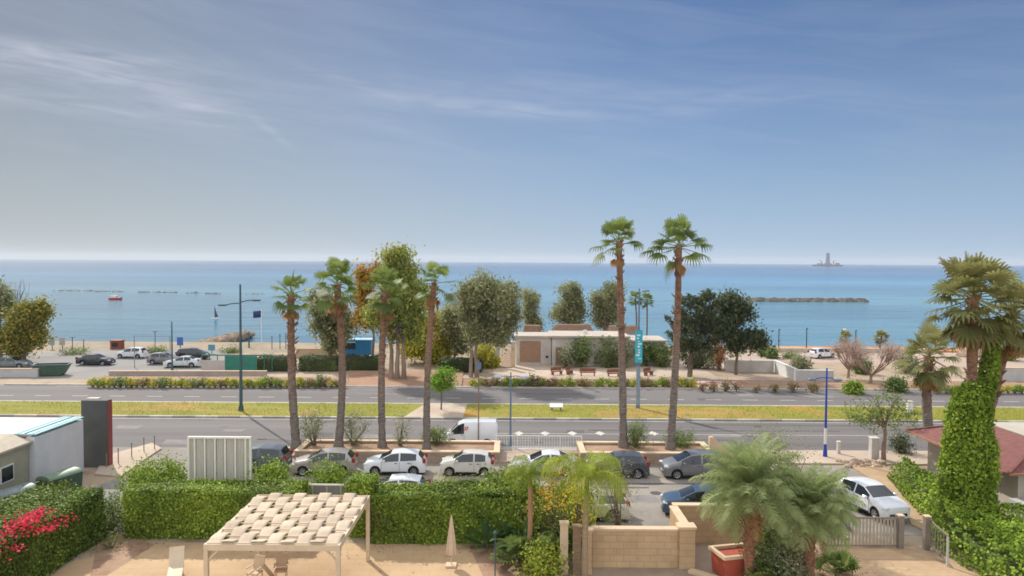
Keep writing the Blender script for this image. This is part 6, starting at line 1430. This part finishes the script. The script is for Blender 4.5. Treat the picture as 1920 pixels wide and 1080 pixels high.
# ---------------------------------------------------------------- out at sea
q = V(218, 562, 320); dd = 16.5*F/(563-486)
q = V(218, 561, dd); t = thing('motor_boat', 'small red hulled motor boat with white top on the left sea', 'boat', (q.x, dd, -2.5)); L = 24*dd/F/2
m = MB(); m.v = [(-L, -.9, 0), (L*.6, -.9, 0), (L*.9, 0, 0), (L*.6, .9, 0), (-L, .9, 0), (-L, -1.1, .9), (L*.65, -1.1, .9), (L, 0, 1.1), (L*.65, 1.1, .9), (-L, 1.1, .9)]; m.f = [(4, 3, 2, 1, 0), (5, 6, 7, 8, 9)]+[(k, (k+1) % 5, 5+(k+1) % 5, 5+k) for k in range(5)]
m.build('hull', mat('red_hull', (.48, .07, .05), (.42, .08, .06), 1, 3, .4), t); MB().box(-L*.3, 0, .92, L*.9, 1.4, .8, top=.85).build('cabin', M_white, t); MB().box(-L*.3, 0, 1.723, L*1.0, 1.5, .1).build('roof', M_white, t)
dd = 16.5*F/(598-487); q = V(403, 590, dd); t = thing('windsurfer', 'thin dark upright sail on the water left of the tall street lamp', 'windsurf board', (q.x, dd, -2.5))
m = MB(); m.box(0, 0, .02, 2.4, .6, .12, bev=.04); m.build('board', M_white, t); m = MB(); m.v = [(-.1, 0, .3), (.9, .1, .5), (.45, .05, 1.6), (-.15, 0, 3.6), (-.12, .06, .3), (.88, .16, .5), (.43, .11, 1.6), (-.17, .06, 3.6)]; m.f = [(0, 1, 2, 3), (7, 6, 5, 4), (0, 4, 5, 1), (1, 5, 6, 2), (2, 6, 7, 3), (3, 7, 4, 0)]; m.build('sail', mat('dark_sail', (.05, .06, .09), (.07, .08, .11), 2, 2, .6), t)
q = V(484, 589, 75); t = thing('flag', 'dark blue flag on a thin pole right of the tall street lamp', 'flag', (q.x, 116, 0)); q = V(490, 589, 116); t.location.x = q.x
MB().tube([(0, 0, 0), (0, 0, q.z+.9)], .06, 7).build('pole', M_white, t); m = MB()
for i in range(9):
    for j in range(3): m.v.append((-1.3*i/8, .14*math.sin(i*1.1), q.z+.55-1.05*j/2-.12*i/8))
for i in range(8):
    for j in range(2): m.f.append((i*3+j, i*3+j+1, (i+1)*3+j+1, (i+1)*3+j))
o = m.build('cloth', mat('navy_cloth', (.02, .035, .13), (.03, .045, .16), 2, 2, .8), t, 60); md = o.modifiers.new('thickness', 'SOLIDIFY'); md.thickness = .02
# drillship on the horizon
dd = 4200.; q = V(1552, 494, dd); s = dd/F; t = thing('drillship', 'hazy grey drillship with a tall derrick on the horizon', 'ship', (q.x, dd, -2.5)); M_ship = mat('ship_grey', (.20, .17, .19), (.24, .21, .23), .02, 3, .7)
Ls = 28*s; z1 = 4.6*s
m = MB(); m.v = [(-Ls, -12, 0), (Ls*.9, -12, 0), (Ls, 0, 0), (Ls*.9, 12, 0), (-Ls, 12, 0), (-Ls, -13, z1*.62), (Ls*.95, -13, z1*.62), (Ls*1.08, 0, z1*.75), (Ls*.95, 13, z1*.62), (-Ls, 13, z1*.62)]; m.f = [(4, 3, 2, 1, 0), (5, 6, 7, 8, 9)]+[(k, (k+1) % 5, 5+(k+1) % 5, 5+k) for k in range(5)]; m.build('hull', M_ship, t)
MB().box(Ls*.62, 0, z1*.62, Ls*.30, 22, 3.6*s, top=.7).build('bridge', M_ship, t); MB().box(-Ls*.55, 0, z1*.62, Ls*.5, 20, 2.6*s, top=.7).build('superstructure', M_ship, t); MB().box(-.02*Ls, 0, z1*.62, Ls*.6, 22, 3.4*s, top=.6).build('drill_floor', M_ship, t)
m = MB(); zb = z1*.62+3.4*s; zt_ = 23.5*s
for sx in (-1, 1):
    for sy in (-1, 1): m.bar((sx*2.4*s, sy*9, zb), (sx*1.7*s, sy*7, zt_), 2.4)
for k in range(7):
    f0 = k/7; f1 = (k+1)/7; w0_, w1_ = (2.4-.7*f0)*s, (2.4-.7*f1)*s
    for sy in (-8, 8): m.bar((-w0_, sy, zb+(zt_-zb)*f0), (w1_, sy, zb+(zt_-zb)*f1), 1.6); m.bar((w0_, sy, zb+(zt_-zb)*f0), (-w1_, sy, zb+(zt_-zb)*f1), 1.6); m.bar((-w1_, sy, zb+(zt_-zb)*f1), (w1_, sy, zb+(zt_-zb)*f1), 1.8)
m.box(0, 0, zt_, 4.6*s, 16, 1.2*s); m.build('derrick', M_ship, t)
for sx in (-.42, .38): m = MB(); m.tube([(sx*Ls, 0, z1*.6), (sx*Ls, 0, z1*.62+7*s)], 2.6, 6); m.bar((sx*Ls, 0, z1*.62+6.6*s), (sx*Ls+5*s*(1 if sx > 0 else -1), 0, z1*.62+9*s), 1.8); m.build('crane', M_ship, t)
# ================================================================ sea air: one even volume round everything
hb_ = MB(); hb_.add([(x, y, z) for z in (-6, 90) for x, y in ((-13500, -80), (13500, -80), (13500, 13500), (-13500, 13500))], [(3, 2, 1, 0), (4, 5, 6, 7), (0, 1, 5, 4), (1, 2, 6, 5), (2, 3, 7, 6), (3, 0, 4, 7)])
hm = bpy.data.materials.new('sea_air'); hm.use_nodes = True; hm.node_tree.nodes.clear()
pv = hm.node_tree.nodes.new('ShaderNodeVolumePrincipled'); pv.inputs['Color'].default_value = (.86, .92, 1, 1); pv.inputs['Density'].default_value = 7e-5; pv.inputs['Anisotropy'].default_value = .2
ho = hm.node_tree.nodes.new('ShaderNodeOutputMaterial'); hm.node_tree.links.new(pv.outputs[0], ho.inputs['Volume'])
tag(hb_.build('haze', hm), kind='stuff')
